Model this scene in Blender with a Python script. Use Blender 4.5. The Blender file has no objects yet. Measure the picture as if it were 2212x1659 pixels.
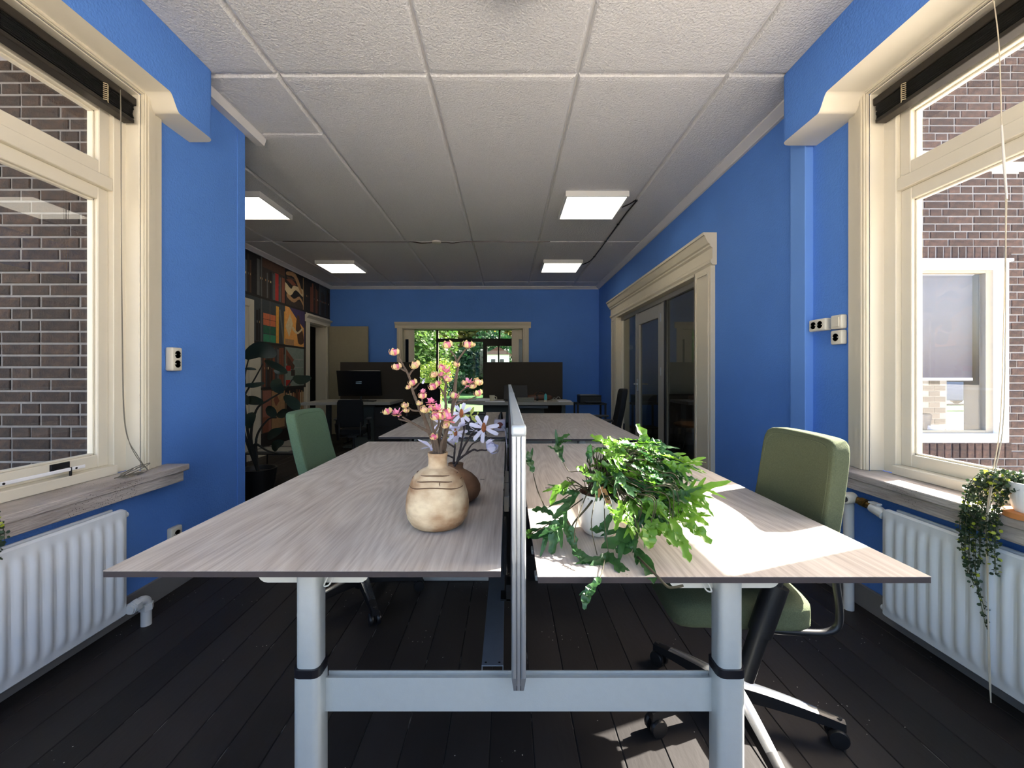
import bpy, bmesh, math, random
from mathutils import Vector, Matrix

# ------------------------------------------------------------------ camera, sky, sun, exposure
scene = bpy.context.scene
COL = scene.collection
R = random.Random(11)
F, CX, CY, EYE = 900.0, 1096.0, 808.0, 1.17
cam_d = bpy.data.cameras.new('camera')
cam_d.sensor_width = 36.0
cam_d.lens = F / 2212.0 * 36.0
cam_d.shift_x = (1106.0 - CX) / 2212.0
cam_d.shift_y = -(829.5 - CY) / 2212.0
cam_d.clip_start = 0.02
cam_d.clip_end = 300
cam = bpy.data.objects.new('camera', cam_d)
cam.location = (0, 0, EYE)
cam.rotation_euler = (math.radians(90), 0, 0)
COL.objects.link(cam)
scene.camera = cam

SUN_DIR = Vector((1.0, 0.36, 0.83)).normalized()       # towards the sun
world = bpy.data.worlds.new('sky')
scene.world = world
world.use_nodes = True
wn, wl = world.node_tree.nodes, world.node_tree.links
wn.clear()
sky = wn.new('ShaderNodeTexSky')
sky.sky_type = 'NISHITA'
sky.sun_disc = False
sky.sun_elevation = math.asin(SUN_DIR.z)
sky.sun_rotation = math.atan2(SUN_DIR.x, SUN_DIR.y)
sky.dust_density = 4.0
sky.air_density = 0.75
sky.ozone_density = 1.0
bg = wn.new('ShaderNodeBackground')
bg.inputs[1].default_value = 0.80
wo = wn.new('ShaderNodeOutputWorld')
tint = wn.new('ShaderNodeMix'); tint.data_type = 'RGBA'; tint.blend_type = 'MULTIPLY'; tint.inputs[0].default_value = 1.0
tint.inputs[7].default_value = (1.0, .975, .90, 1)      # warm camera white balance
wl.new(sky.outputs[0], tint.inputs[6])
wl.new(tint.outputs[2], bg.inputs[0])
wl.new(bg.outputs[0], wo.inputs[0])

sun_d = bpy.data.lights.new('sun', 'SUN')
sun_d.energy = 30.0
sun_d.angle = math.radians(0.53)
sun_d.color = (1.0, 0.95, 0.86)
sun = bpy.data.objects.new('sun', sun_d)
sun.location = SUN_DIR * 30
sun.rotation_euler = SUN_DIR.to_track_quat('Z', 'Y').to_euler()
COL.objects.link(sun)

vs = scene.view_settings
scene.display_settings.display_device = 'sRGB'
vs.view_transform = 'Standard'
vs.look = 'None'
vs.exposure = 0.65
vs.gamma = 1.0
vs.use_curve_mapping = False
scene.cycles.use_denoising = True
scene.cycles.max_bounces = 10
scene.cycles.diffuse_bounces = 6
scene.cycles.glossy_bounces = 4
scene.cycles.transparent_max_bounces = 16
scene.cycles.sample_clamp_indirect = 6.0
scene.cycles.caustics_reflective = False
scene.cycles.caustics_refractive = False

# ------------------------------------------------------------------ helpers
def at(px, py, Y):
    """the point at distance Y from the camera that the photograph shows at (px, py)"""
    return Vector(((px - CX) / F * Y, Y, EYE - (py - CY) / F * Y))

def lin(c):
    return tuple(((v / 255) / 12.92 if v / 255 <= .04045 else ((v / 255 + .055) / 1.055) ** 2.4) for v in c) + (1.0,)

def mat(name, rgb, rough=.5, metal=0., var=None, bump=None, spec=.5, rnd=0., emit=None, stretch=(1, 1, 1), rgb2=None, trans=0.):
    """procedural material: base colour varied by noise (scale, amount), bump (scale, strength), random tint per piece"""
    m = bpy.data.materials.new(name)
    m.use_nodes = True
    n, l = m.node_tree.nodes, m.node_tree.links
    b = n['Principled BSDF']
    c = lin(rgb)
    b.inputs['Base Color'].default_value = c
    b.inputs['Roughness'].default_value = rough
    b.inputs['Metallic'].default_value = metal
    b.inputs['Specular IOR Level'].default_value = spec
    tc = n.new('ShaderNodeTexCoord')
    mp = n.new('ShaderNodeMapping')
    mp.inputs['Scale'].default_value = stretch
    l.new(tc.outputs['Object'], mp.inputs['Vector'])
    last = None
    if var or rgb2:
        sc, am = var if var else (8, 1)
        nt = n.new('ShaderNodeTexNoise')
        nt.inputs['Scale'].default_value = sc
        nt.inputs['Detail'].default_value = 5
        l.new(mp.outputs[0], nt.inputs['Vector'])
        mx = n.new('ShaderNodeMix')
        mx.data_type = 'RGBA'
        if rgb2:
            mx.inputs[6].default_value = c
            mx.inputs[7].default_value = lin(rgb2)
            cr = n.new('ShaderNodeMapRange')
            cr.inputs[1].default_value = .5 - .25 * am
            cr.inputs[2].default_value = .5 + .25 * am
            l.new(nt.outputs['Fac'], cr.inputs[0])
            l.new(cr.outputs[0], mx.inputs[0])
        else:
            mx.inputs[6].default_value = tuple(v * (1 - am) for v in c[:3]) + (1,)
            mx.inputs[7].default_value = tuple(min(1, v * (1 + am)) for v in c[:3]) + (1,)
            l.new(nt.outputs['Fac'], mx.inputs[0])
        last = mx.outputs[2]
    if rnd:
        oi = n.new('ShaderNodeObjectInfo')
        hs = n.new('ShaderNodeHueSaturation')
        mr = n.new('ShaderNodeMapRange')
        mr.inputs[3].default_value = 1 - rnd
        mr.inputs[4].default_value = 1 + rnd
        l.new(oi.outputs['Random'], mr.inputs[0])
        l.new(mr.outputs[0], hs.inputs['Value'])
        if last:
            l.new(last, hs.inputs['Color'])
        else:
            hs.inputs['Color'].default_value = c
        last = hs.outputs[0]
    if last:
        l.new(last, b.inputs['Base Color'])
    if bump:
        nb = n.new('ShaderNodeTexNoise')
        nb.inputs['Scale'].default_value = bump[0]
        nb.inputs['Detail'].default_value = 3
        l.new(mp.outputs[0], nb.inputs['Vector'])
        bp = n.new('ShaderNodeBump')
        bp.inputs['Strength'].default_value = bump[1]
        bp.inputs['Distance'].default_value = bump[2] if len(bump) > 2 else .004
        l.new(nb.outputs['Fac'], bp.inputs['Height'])
        l.new(bp.outputs[0], b.inputs['Normal'])
    if emit:
        b.inputs['Emission Color'].default_value = lin(rgb)
        b.inputs['Emission Strength'].default_value = emit
    if trans:
        tr = n.new('ShaderNodeBsdfTranslucent')
        if last:
            l.new(last, tr.inputs['Color'])
        else:
            tr.inputs['Color'].default_value = c
        ms = n.new('ShaderNodeMixShader')
        ms.inputs[0].default_value = trans
        l.new(b.outputs[0], ms.inputs[1])
        l.new(tr.outputs[0], ms.inputs[2])
        l.new(ms.outputs[0], n['Material Output'].inputs[0])
    return m

def glass_mat(name, tint=(1, 1, 1), ior=1.5, rough=0.0):
    m = bpy.data.materials.new(name)
    m.use_nodes = True
    n, l = m.node_tree.nodes, m.node_tree.links
    n.remove(n['Principled BSDF'])
    # Schlick reflectance of a thin pane, the same from both sides
    ge = n.new('ShaderNodeNewGeometry')
    dt = n.new('ShaderNodeVectorMath'); dt.operation = 'DOT_PRODUCT'
    l.new(ge.outputs['Normal'], dt.inputs[0]); l.new(ge.outputs['Incoming'], dt.inputs[1])
    ab = n.new('ShaderNodeMath'); ab.operation = 'ABSOLUTE'; l.new(dt.outputs['Value'], ab.inputs[0])
    om = n.new('ShaderNodeMath'); om.operation = 'SUBTRACT'; om.inputs[0].default_value = 1.0; l.new(ab.outputs[0], om.inputs[1])
    pw5 = n.new('ShaderNodeMath'); pw5.operation = 'POWER'; pw5.inputs[1].default_value = 5.0; l.new(om.outputs[0], pw5.inputs[0])
    f0 = ((ior - 1) / (ior + 1)) ** 2
    fr = n.new('ShaderNodeMath'); fr.operation = 'MULTIPLY_ADD'; fr.inputs[1].default_value = 1 - f0; fr.inputs[2].default_value = f0
    l.new(pw5.outputs[0], fr.inputs[0])
    tp = n.new('ShaderNodeBsdfTransparent')
    tp.inputs['Color'].default_value = (*tint, 1)
    gl = n.new('ShaderNodeBsdfGlossy')
    gl.inputs['Roughness'].default_value = rough
    ms = n.new('ShaderNodeMixShader')
    l.new(fr.outputs[0], ms.inputs[0])
    l.new(tp.outputs[0], ms.inputs[1])
    l.new(gl.outputs[0], ms.inputs[2])
    l.new(ms.outputs[0], n['Material Output'].inputs[0])
    return m

def origin(o):
    v = Vector((0, 0, 0))
    while o is not None:
        v = v + o.location
        o = o.parent
    return v

class MB:
    """collects faces; build() links them as ONE mesh object (coordinates are world coordinates)"""
    def __init__(s):
        s.v, s.f, s.m, s.sm = [], [], [], []
    def add(s, vs, fs, m=0, smooth=False):
        k = len(s.v)
        s.v += [Vector(p) for p in vs]
        for f in fs:
            s.f.append([k + i for i in f])
            s.m.append(m)
            s.sm.append(smooth)
        return k
    def box(s, x0, x1, y0, y1, z0, z1, m=0):
        x0, x1 = sorted((x0, x1)); y0, y1 = sorted((y0, y1)); z0, z1 = sorted((z0, z1))
        return s.add([(x0, y0, z0), (x1, y0, z0), (x1, y1, z0), (x0, y1, z0), (x0, y0, z1), (x1, y0, z1), (x1, y1, z1), (x0, y1, z1)],
                     [(3, 2, 1, 0), (4, 5, 6, 7), (0, 1, 5, 4), (1, 2, 6, 5), (2, 3, 7, 6), (3, 0, 4, 7)], m)
    def prism(s, pts, axis, a, b, m=0, smooth=False):
        n = len(pts)
        def mk(p, t):
            return (t, p[0], p[1]) if axis == 'x' else ((p[0], t, p[1]) if axis == 'y' else (p[0], p[1], t))
        vs = [mk(p, a) for p in pts] + [mk(p, b) for p in pts]
        k = s.add(vs, [tuple(range(n - 1, -1, -1)), tuple(range(n, 2 * n))], m)
        for i in range(n):
            j = (i + 1) % n
            s.f.append([k + i, k + j, k + n + j, k + n + i]); s.m.append(m); s.sm.append(smooth)
        return k
    def tube(s, pts, r, n=8, m=0, cap=True):
        pts = [Vector(p) for p in pts]
        rs = r if isinstance(r, (list, tuple)) else [r] * len(pts)
        k = len(s.v)
        up = None
        for i, p in enumerate(pts):
            d = (pts[min(i + 1, len(pts) - 1)] - pts[max(i - 1, 0)])
            d = d.normalized() if d.length > 1e-9 else Vector((0, 0, 1))
            if up is None:
                up = Vector((0, 0, 1)) if abs(d.z) < .9 else Vector((1, 0, 0))
            u = (up - d * up.dot(d))
            u = u.normalized() if u.length > 1e-6 else d.orthogonal().normalized()
            up = u
            w = d.cross(u)
            for j in range(n):
                a = 2 * math.pi * j / n
                s.v.append(p + (u * math.cos(a) + w * math.sin(a)) * rs[i])
        for i in range(len(pts) - 1):
            for j in range(n):
                j2 = (j + 1) % n
                s.f.append([k + i * n + j, k + i * n + j2, k + (i + 1) * n + j2, k + (i + 1) * n + j]); s.m.append(m); s.sm.append(True)
        if cap:
            s.f.append([k + j for j in range(n)][::-1]); s.m.append(m); s.sm.append(False)
            e = k + (len(pts) - 1) * n
            s.f.append([e + j for j in range(n)]); s.m.append(m); s.sm.append(False)
        return k
    def lathe(s, prof, c=(0, 0, 0), n=32, m=0, axis='z', wob=None):
        k = len(s.v)
        for i, (r, h) in enumerate(prof):
            for j in range(n):
                a = 2 * math.pi * j / n
                rr = r * (wob(a, h) if wob else 1)
                p = (rr * math.cos(a), rr * math.sin(a), h)
                if axis == 'x':
                    p = (p[2], p[0], p[1])
                elif axis == 'y':
                    p = (p[0], p[2], p[1])
                s.v.append(Vector(c) + Vector(p))
        for i in range(len(prof) - 1):
            for j in range(n):
                j2 = (j + 1) % n
                s.f.append([k + i * n + j, k + i * n + j2, k + (i + 1) * n + j2, k + (i + 1) * n + j]); s.m.append(m); s.sm.append(True)
        if prof[0][0] > 1e-5:
            s.f.append([k + j for j in range(n)][::-1]); s.m.append(m); s.sm.append(False)
        if prof[-1][0] > 1e-5:
            e = k + (len(prof) - 1) * n
            s.f.append([e + j for j in range(n)]); s.m.append(m); s.sm.append(False)
        return k
    def cushion(s, c, size, p=6, n=8, deform=None, m=0):
        """rounded box: a subdivided cube pulled to a p-norm ball"""
        k = len(s.v)
        idx = {}
        def vert(a, b, d):
            key = (round(a * n), round(b * n), round(d * n))
            if key not in idx:
                q = (abs(a) ** p + abs(b) ** p + abs(d) ** p) ** (1 / p)
                v = Vector((a / q * size[0], b / q * size[1], d / q * size[2])) + Vector(c)
                idx[key] = len(s.v)
                s.v.append(deform(v) if deform else v)
            return idx[key]
        g = [-1 + 2 * i / n for i in range(n + 1)]
        for ax in range(3):
            for sg in (-1, 1):
                for i in range(n):
                    for j in range(n):
                        q = []
                        for (u, w) in ((g[i], g[j]), (g[i + 1], g[j]), (g[i + 1], g[j + 1]), (g[i], g[j + 1])):
                            t = [0, 0, 0]
                            t[ax] = sg; t[(ax + 1) % 3] = u; t[(ax + 2) % 3] = w
                            q.append(vert(*t))
                        s.f.append(q if sg > 0 else q[::-1]); s.m.append(m); s.sm.append(True)
        return k
    def ribbon(s, pts, ws, nrm, m=0, fold=.25, rip=0.):
        """leaf blade: a strip along pts, half widths ws, slightly folded along its midrib"""
        pts = [Vector(p) for p in pts]
        k = len(s.v)
        for i, p in enumerate(pts):
            d = pts[min(i + 1, len(pts) - 1)] - pts[max(i - 1, 0)]
            d = d.normalized() if d.length > 1e-9 else Vector((1, 0, 0))
            side = d.cross(nrm)
            side = side.normalized() if side.length > 1e-6 else d.orthogonal().normalized()
            up = side.cross(d)
            w = ws[i]
            s.v += [p - side * w + up * w * (fold + rip * math.sin(i * 1.9)), p, p + side * w + up * w * (fold + rip * math.sin(i * 2.3 + 1))]
        for i in range(len(pts) - 1):
            a = k + i * 3; b = a + 3
            for q in ((a, a + 1, b + 1, b), (a + 1, a + 2, b + 2, b + 1)):
                s.f.append(list(q)); s.m.append(m); s.sm.append(True)
        return k
    def move(s, k, mtx):
        for i in range(k, len(s.v)):
            s.v[i] = mtx @ s.v[i]
    def build(s, name, mats, parent=None, bevel=0, seg=1, smooth=None, kind=None, label=None, fix=True):
        if not isinstance(mats, (list, tuple)):
            mats = [mats]
        o0 = origin(parent)
        me = bpy.data.meshes.new(name)
        me.from_pydata([p - o0 for p in s.v], [], s.f)
        for mt in mats:
            me.materials.append(mt)
        me.polygons.foreach_set('material_index', s.m)
        me.polygons.foreach_set('use_smooth', s.sm)
        if bevel or fix:
            bm = bmesh.new()
            bm.from_mesh(me)
            if fix:
                bmesh.ops.recalc_face_normals(bm, faces=bm.faces)
            if bevel:
                es = [e for e in bm.edges if len(e.link_faces) == 2 and e.calc_face_angle(0) > .6]
                bmesh.ops.bevel(bm, geom=es, offset=bevel, segments=seg, affect='EDGES', clamp_overlap=True, profile=.5)
            bm.to_mesh(me)
            bm.free()
        if smooth:
            me.polygons.foreach_set('use_smooth', [True] * len(me.polygons))
        if smooth or any(s.sm):
            me.set_sharp_from_angle(angle=math.radians(smooth if smooth and smooth is not True else 42))
        me.update()
        o = bpy.data.objects.new(name, me)
        COL.objects.link(o)
        if parent is not None:
            o.parent = parent
        if kind:
            o['kind'] = kind
        if label:
            o['label'] = label
        return o

def tag(o, label, cat, group=None):
    o['label'] = label
    o['category'] = cat
    if group:
        o['group'] = group
    return o

def thing(name, label, cat, loc=(0, 0, 0), group=None):
    o = bpy.data.objects.new(name, None)
    o.empty_display_size = .05
    o.location = loc
    COL.objects.link(o)
    return tag(o, label, cat, group)

def struct(name, loc=(0, 0, 0), label=None):
    o = bpy.data.objects.new(name, None)
    o.location = loc
    o['kind'] = 'structure'
    if label:
        o['label'] = label
    COL.objects.link(o)
    return o

def one_box(name, m, dims, parent=None, bevel=.002, **k):
    b = MB()
    b.box(*dims)
    return b.build(name, m, parent, bevel=bevel, **k)

def inst(src, name, parent, loc, rot=None, scale=None):
    o = bpy.data.objects.new(name, src)
    o.location = Vector(loc) - origin(parent)
    if rot:
        o.rotation_euler = rot
    if scale:
        o.scale = scale
    COL.objects.link(o)
    o.parent = parent
    return o

def bez(p, n=8):
    """smooth curve through the points (Catmull-Rom)"""
    p = [Vector(q) for q in p]
    out = []
    for i in range(len(p) - 1):
        a, b, c, d = p[max(i - 1, 0)], p[i], p[i + 1], p[min(i + 2, len(p) - 1)]
        for j in range(n):
            t = j / n
            out.append(.5 * ((2 * b) + (c - a) * t + (2 * a - 5 * b + 4 * c - d) * t * t + (-a + 3 * b - 3 * c + d) * t ** 3))
    out.append(p[-1])
    return out

# ------------------------------------------------------------------ materials of the shell
BLUE = mat('blue_wall_paint', (86, 134, 212), .75, var=(2.5, .08), bump=(90, .5, .006), spec=.25)
CREAM = mat('cream_gloss_paint', (216, 209, 192), .42, var=(6, .04), spec=.4)
CREAM2 = mat('cream_matt_paint', (208, 200, 180), .6, var=(5, .05), spec=.3)
CEIL = mat('stippled_ceiling_board', (203, 203, 204), .9, var=(85, .12), bump=(95, .8, .008), spec=.15)  # fine tone noise also paints in shading of the stipple pits
CEILB = mat('ceiling_backing', (205, 204, 204), .9)
PLANK = mat('worn_black_floor_paint', (41, 38, 37), .55, var=(5, .35), bump=(60, .2), spec=.22, rnd=.25, stretch=(1, .25, 1))
UNDER = mat('floor_gap_dust', (20, 19, 19), .95, var=(9, .25), rgb2=(128, 124, 120), stretch=(1, .9, 1))
UNDER.node_tree.nodes['Map Range'].inputs[1].default_value = .585
UNDER.node_tree.nodes['Map Range'].inputs[2].default_value = .66
MORTAR = mat('pale_mortar', (118, 116, 114), .95, var=(20, .25), bump=(120, .8))
BRICK = mat('dark_weathered_brick', (38, 32, 29), .92, var=(30, .5), bump=(80, 1.0), rnd=.35, rgb2=(60, 46, 36))
BRICKR = mat('red_brown_brick', (48, 37, 33), .92, var=(30, .45), bump=(80, .8), rnd=.32, rgb2=(68, 51, 43))
STONE = mat('grey_travertine', (150, 140, 134), .5, var=(9, .55), bump=(55, 1.2), stretch=(1, .35, 2.2), rgb2=(188, 180, 174))
GLASS = glass_mat('window_glass', (1.0, 1.0, 1.0))
DGLASS = glass_mat('door_glass', (.58, .61, .60), 1.6)
WHITE = mat('white_paint', (236, 236, 238), .5)
GREYW = mat('grey_plaster', (150, 148, 138), .9, var=(3, .08))
OUTG = mat('garden_lawn', (44, 96, 26), .95, var=(3, .4))
PAVE = mat('pale_paving', (196, 188, 176), .95, var=(2, .2))
BLACK = mat('black_plastic', (18, 18, 19), .45)
DKMET = mat('dark_metal', (40, 41, 43), .4, metal=.6)
ALU = mat('brushed_aluminium', (186, 192, 196), .38, metal=.85, var=(40, .05))
GREYF = mat('grey_door_frame_paint', (150, 149, 144), .5, var=(8, .05))

# dark floor paint gets small pale specks of old paint
def add_specks(m, scale=42, thr=.085, col=(190, 182, 172)):
    n, l = m.node_tree.nodes, m.node_tree.links
    b = n['Principled BSDF']
    src = b.inputs['Base Color'].links[0].from_socket
    tc = n.new('ShaderNodeTexCoord')
    vo = n.new('ShaderNodeTexVoronoi'); vo.inputs['Scale'].default_value = scale
    nz = n.new('ShaderNodeTexNoise'); nz.inputs['Scale'].default_value = 3.0
    lt = n.new('ShaderNodeMath'); lt.operation = 'LESS_THAN'; lt.inputs[1].default_value = thr
    gt = n.new('ShaderNodeMath'); gt.operation = 'GREATER_THAN'; gt.inputs[1].default_value = .58
    mu = n.new('ShaderNodeMath'); mu.operation = 'MULTIPLY'
    mx = n.new('ShaderNodeMix'); mx.data_type = 'RGBA'
    l.new(tc.outputs['Object'], vo.inputs['Vector']); l.new(tc.outputs['Object'], nz.inputs['Vector'])
    l.new(vo.outputs['Distance'], lt.inputs[0]); l.new(nz.outputs['Fac'], gt.inputs[0])
    l.new(lt.outputs[0], mu.inputs[0]); l.new(gt.outputs[0], mu.inputs[1])
    l.new(mu.outputs[0], mx.inputs[0]); l.new(src, mx.inputs[6]); mx.inputs[7].default_value = lin(col)
    l.new(mx.outputs[2], b.inputs['Base Color'])
add_specks(PLANK)
def add_pits(m):
    add_specks(m, 130, .22, (84, 76, 70))
add_pits(STONE)

XL, XR, XW = -1.82, 1.795, -3.48          # left bay wall, right wall, left wall of the wide part
YF, YC, YB = -0.45, 2.88, 8.17            # front wall, corner where the room widens, back wall
ZC = 2.88
WY0, WY1, WZ0, WZ1 = .40, 2.064, .69, 2.555

# ------------------------------------------------------------------ floor
fl = struct('floor')
b = MB()
b.box(-3.75, 2.1, YF - .25, 8.5, -.20, -.003)
b.build('subfloor', UNDER, fl)
prng = random.Random(3)
pw = .137
x = -3.48
i = 0
while x < XR:
    x1 = min(x + pw, XR)
    ys = YF if x > XL - .02 else YC
    cut = 1.4 + (i * 1.37) % 2.7
    while ys < YB - .01:
        ye = min(ys + 3.4 if ys > YF + .1 and ys > YC + .1 else ys + cut + 1.2, YB)
        if YB - ye < .5:
            ye = YB
        one_box('floorboard', PLANK, (x + .0016, x1 - .0016, ys + .001, ye - .001, -.024, 0.0), fl, bevel=.0018)
        ys = ye
    x += pw
    i += 1

# ------------------------------------------------------------------ ceiling of large boards with bevelled joints
ce = struct('ceiling')
b = MB()
b.box(-3.75, 2.1, YF - .25, 8.5, ZC + .02, ZC + .25)
b.build('ceiling_backing', CEILB, ce)
def ceiling_panel(x0, x1, y0, y1):
    g, c = .004, .016
    b = MB()
    z0, z1 = ZC, ZC + .0205
    o = [(x0 + g, y0 + g), (x1 - g, y0 + g), (x1 - g, y1 - g), (x0 + g, y1 - g)]
    n_ = [(x0 + c, y0 + c), (x1 - c, y0 + c), (x1 - c, y1 - c), (x0 + c, y1 - c)]
    b.add([(p[0], p[1], z1) for p in o] + [(p[0], p[1], z0 + .003) for p in n_] + [(p[0] * .98 + (x0 + x1) * .01, p[1] * .98 + (y0 + y1) * .01, z0) for p in n_],
          [(0, 1, 2, 3), (0, 4, 5, 1), (1, 5, 6, 2), (2, 6, 7, 3), (3, 7, 4, 0), (4, 8, 9, 5), (5, 9, 10, 6), (6, 10, 11, 7), (7, 11, 8, 4), (8, 11, 10, 9)])
    return b.build('ceiling_panel', CEIL, ce)
cx = [-3.48, -3.029, -2.170, -1.312, -.453, .405, 1.264, XR]
ry = [YF, 2.386, 5.38, 7.73, YB]
for a in range(len(cx) - 1):
    for r_ in range(len(ry) - 1):
        x0, x1, y0, y1 = cx[a], cx[a + 1], ry[r_], ry[r_ + 1]
        if y1 <= 2.4:
            x0 = max(x0, XL)
            if x1 <= x0:
                continue
            ceiling_panel(x0, x1, y0, y1)
        elif y0 < 2.4:
            if x1 <= -2.0:
                ceiling_panel(x0, x1, 2.97, y1)
            elif x0 < -1.9:
                ceiling_panel(XL, x1, y0, 2.97)
                ceiling_panel(x0, x1, 2.97, y1)
            else:
                ceiling_panel(x0, x1, y0, y1)
        else:
            ceiling_panel(x0, x1, y0, y1)

# ------------------------------------------------------------------ walls
def boxes(name, m, dims, bevel=0):
    b = MB()
    for d in dims:
        b.box(*d)
    o = b.build(name, m, bevel=bevel)
    o['kind'] = 'structure'
    return o
def bay_wall(name, x0, x1, yend):
    return boxes(name, BLUE, [(x0, x1, YF, yend, -.2, WZ0 - .03), (x0, x1, YF, yend, WZ1, 3.1),
                              (x0, x1, YF, WY0, WZ0 - .03, WZ1), (x0, x1, WY1, yend, WZ0 - .03, WZ1)])
wl_ = bay_wall('wall_left', XL - .17, XL, YC - .28)
boxes('wall_right', BLUE, [(XR, XR + .17, YF, 3.6, -.2, WZ0 - .03), (XR, XR + .17, YF, 3.6, WZ1, 3.1), (XR, XR + .17, YF, WY0, WZ0 - .03, WZ1),
                           (XR, XR + .17, WY1, 3.6, WZ0 - .03, WZ1),
                           (XR, XR + .17, 3.6, 3.92, -.2, 3.1), (XR, XR + .17, 3.92, 6.75, 2.11, 3.1), (XR, XR + .17, 6.75, YB + .2, -.2, 3.1)])
boxes('wall_front', BLUE, [(XL - .17, XR + .17, YF - .2, YF, -.2, .45), (XL - .17, XR + .17, YF - .2, YF, 2.72, 3.1),
                           (XL - .17, -1.70, YF - .2, YF, .45, 2.72), (1.68, XR + .17, YF - .2, YF, .45, 2.72)])
boxes('wall_left_front', BLUE, [(XW - .2, XL, YC - .28, YC, -.2, 3.1)])
boxes('wall_left_far', CREAM2, [(XW - .2, XW, YC, 7.3, -.2, 3.1), (XW - .2, XW, 7.3, 8.0, 2.08, 3.1), (XW - .2, XW, 8.0, YB + .2, -.2, 3.1)])
boxes('wall_back', BLUE, [(XW, -2.05, YB, YB + .16, -.2, 3.1), (.309, XR, YB, YB + .16, -.2, 3.1), (-2.05, .309, YB, YB + .16, 2.07, 3.1)])
# corner bead where the left wall ends
b = MB()
b.prism([(XL + .004, YC - .075), (XL + .0045, YC + .004), (XL - .07, YC + .004), (XL - .07, YC + .001), (XL, YC + .001), (XL, YC - .075)], 'z', 0.0, 2.82)
o = b.build('trim_1', BLUE); o['kind'] = 'structure'
# pipe chase boxed in on the right wall
b = MB()
b.box(1.746, XR + .002, 2.444, 2.572, 0, 2.86)
o = b.build('trim_2', mat('lit_blue_wall_paint', (104, 150, 222), .7, var=(2.5, .06), spec=.25), bevel=.004, seg=2); o['kind'] = 'structure'  # wall blue lightened; the light falling on the boxing is in the colour

# cornices
def cornice(name, pts, axis, a, c_):
    b = MB()
    b.prism(pts, axis, a, c_)
    o = b.build(name, CEILB); o['kind'] = 'structure'
    return o
cornice('trim_3', [(XR, ZC), (XR - .075, ZC), (XR - .075, ZC - .012), (XR - .02, ZC - .040), (XR - .02, ZC - .050), (XR, ZC - .050)], 'y', 2.30, YB)
cornice('trim_4', [(YB, ZC), (YB - .075, ZC), (YB - .075, ZC - .012), (YB - .02, ZC - .040), (YB - .02, ZC - .050), (YB, ZC - .050)], 'x', XW, XR)
cornice('trim_5', [(XW, ZC), (XW + .075, ZC), (XW + .075, ZC - .012), (XW + .02, ZC - .040), (XW + .02, ZC - .050), (XW, ZC - .050)], 'y', YC, YB)
cornice('trim_6', [(XL - .004, ZC), (XL + .066, ZC), (XL + .066, ZC - .010), (XL + .052, ZC - .052), (XL - .004, ZC - .052)], 'y', 2.28, 3.03)

# baseboards
SKIRT = mat('grey_skirting_paint', (120, 118, 118), .5, var=(8, .08))
for nm, d in (('baseboard_left', (XL, XL + .016, YF, YC, 0, .11)), ('baseboard_right', (XR - .016, XR, YF, 3.55, 0, .11)),
              ('baseboard_back', (.43, XR, YB - .016, YB, 0, .12)), ('baseboard_left_far', (XW, XW + .016, YC, 4.68, 0, .12))):
    o = one_box(nm, SKIRT, d); o['kind'] = 'structure'

# pelmets: boxed valances with a dropped, rounded end above both side windows
def valance(name, xf, xw, ye):
    prof = [(YF, ZC - .002), (ye, ZC - .002), (ye, 2.497)]
    prof += [(2.13, 2.497)]
    for k in range(9):
        t = k / 8
        prof.append((2.125 - .065 * t, 2.497 + .073 * (.5 - .5 * math.cos(math.pi * t))))
    prof += [(YF, 2.57)]
    s = 1 if xf > xw else -1
    b = MB()
    # rounded vertical front corner at the far end: build as stacked outline
    n = len(prof)
    rad = .05
    steps = [(0, 1.0)] + [(rad * (1 - math.cos(a)), math.sin(a)) for a in (math.pi / 8, math.pi / 4, 3 * math.pi / 8, math.pi / 2)]
    rings = []
    for (dx, q) in ((0.0, rad), (rad * .08, rad * .62), (rad * .3, rad * .3), (rad * .62, rad * .08), (rad, 0.0), (abs(xf - xw), 0.0)):
        rings.append([(xf - s * dx, min(p[0], ye - q) if p[0] > ye - rad else p[0], p[1]) for p in prof])
    k = b.add([p for r_ in rings for p in r_], [])
    for i in range(len(rings) - 1):
        for j in range(n):
            j2 = (j + 1) % n
            seg = (prof[j], prof[j2])
            under = 1 if j >= 2 and j < n - 1 else 0
            b.f.append([k + i * n + j, k + i * n + j2, k + (i + 1) * n + j2, k + (i + 1) * n + j]); b.m.append(under); b.sm.append(j == 1)
    b.f.append([k + j for j in range(n)]); b.m.append(0); b.sm.append(False)
    b.f.append([k + (len(rings) - 1) * n + j for j in range(n)][::-1]); b.m.append(0); b.sm.append(False)
    o = b.build(name, [BLUE, CREAM]); o['kind'] = 'structure'
    return o
valance('trim_7', -1.67, XL, 2.385)
valance('trim_8', 1.582, XR, 2.42)

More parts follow.
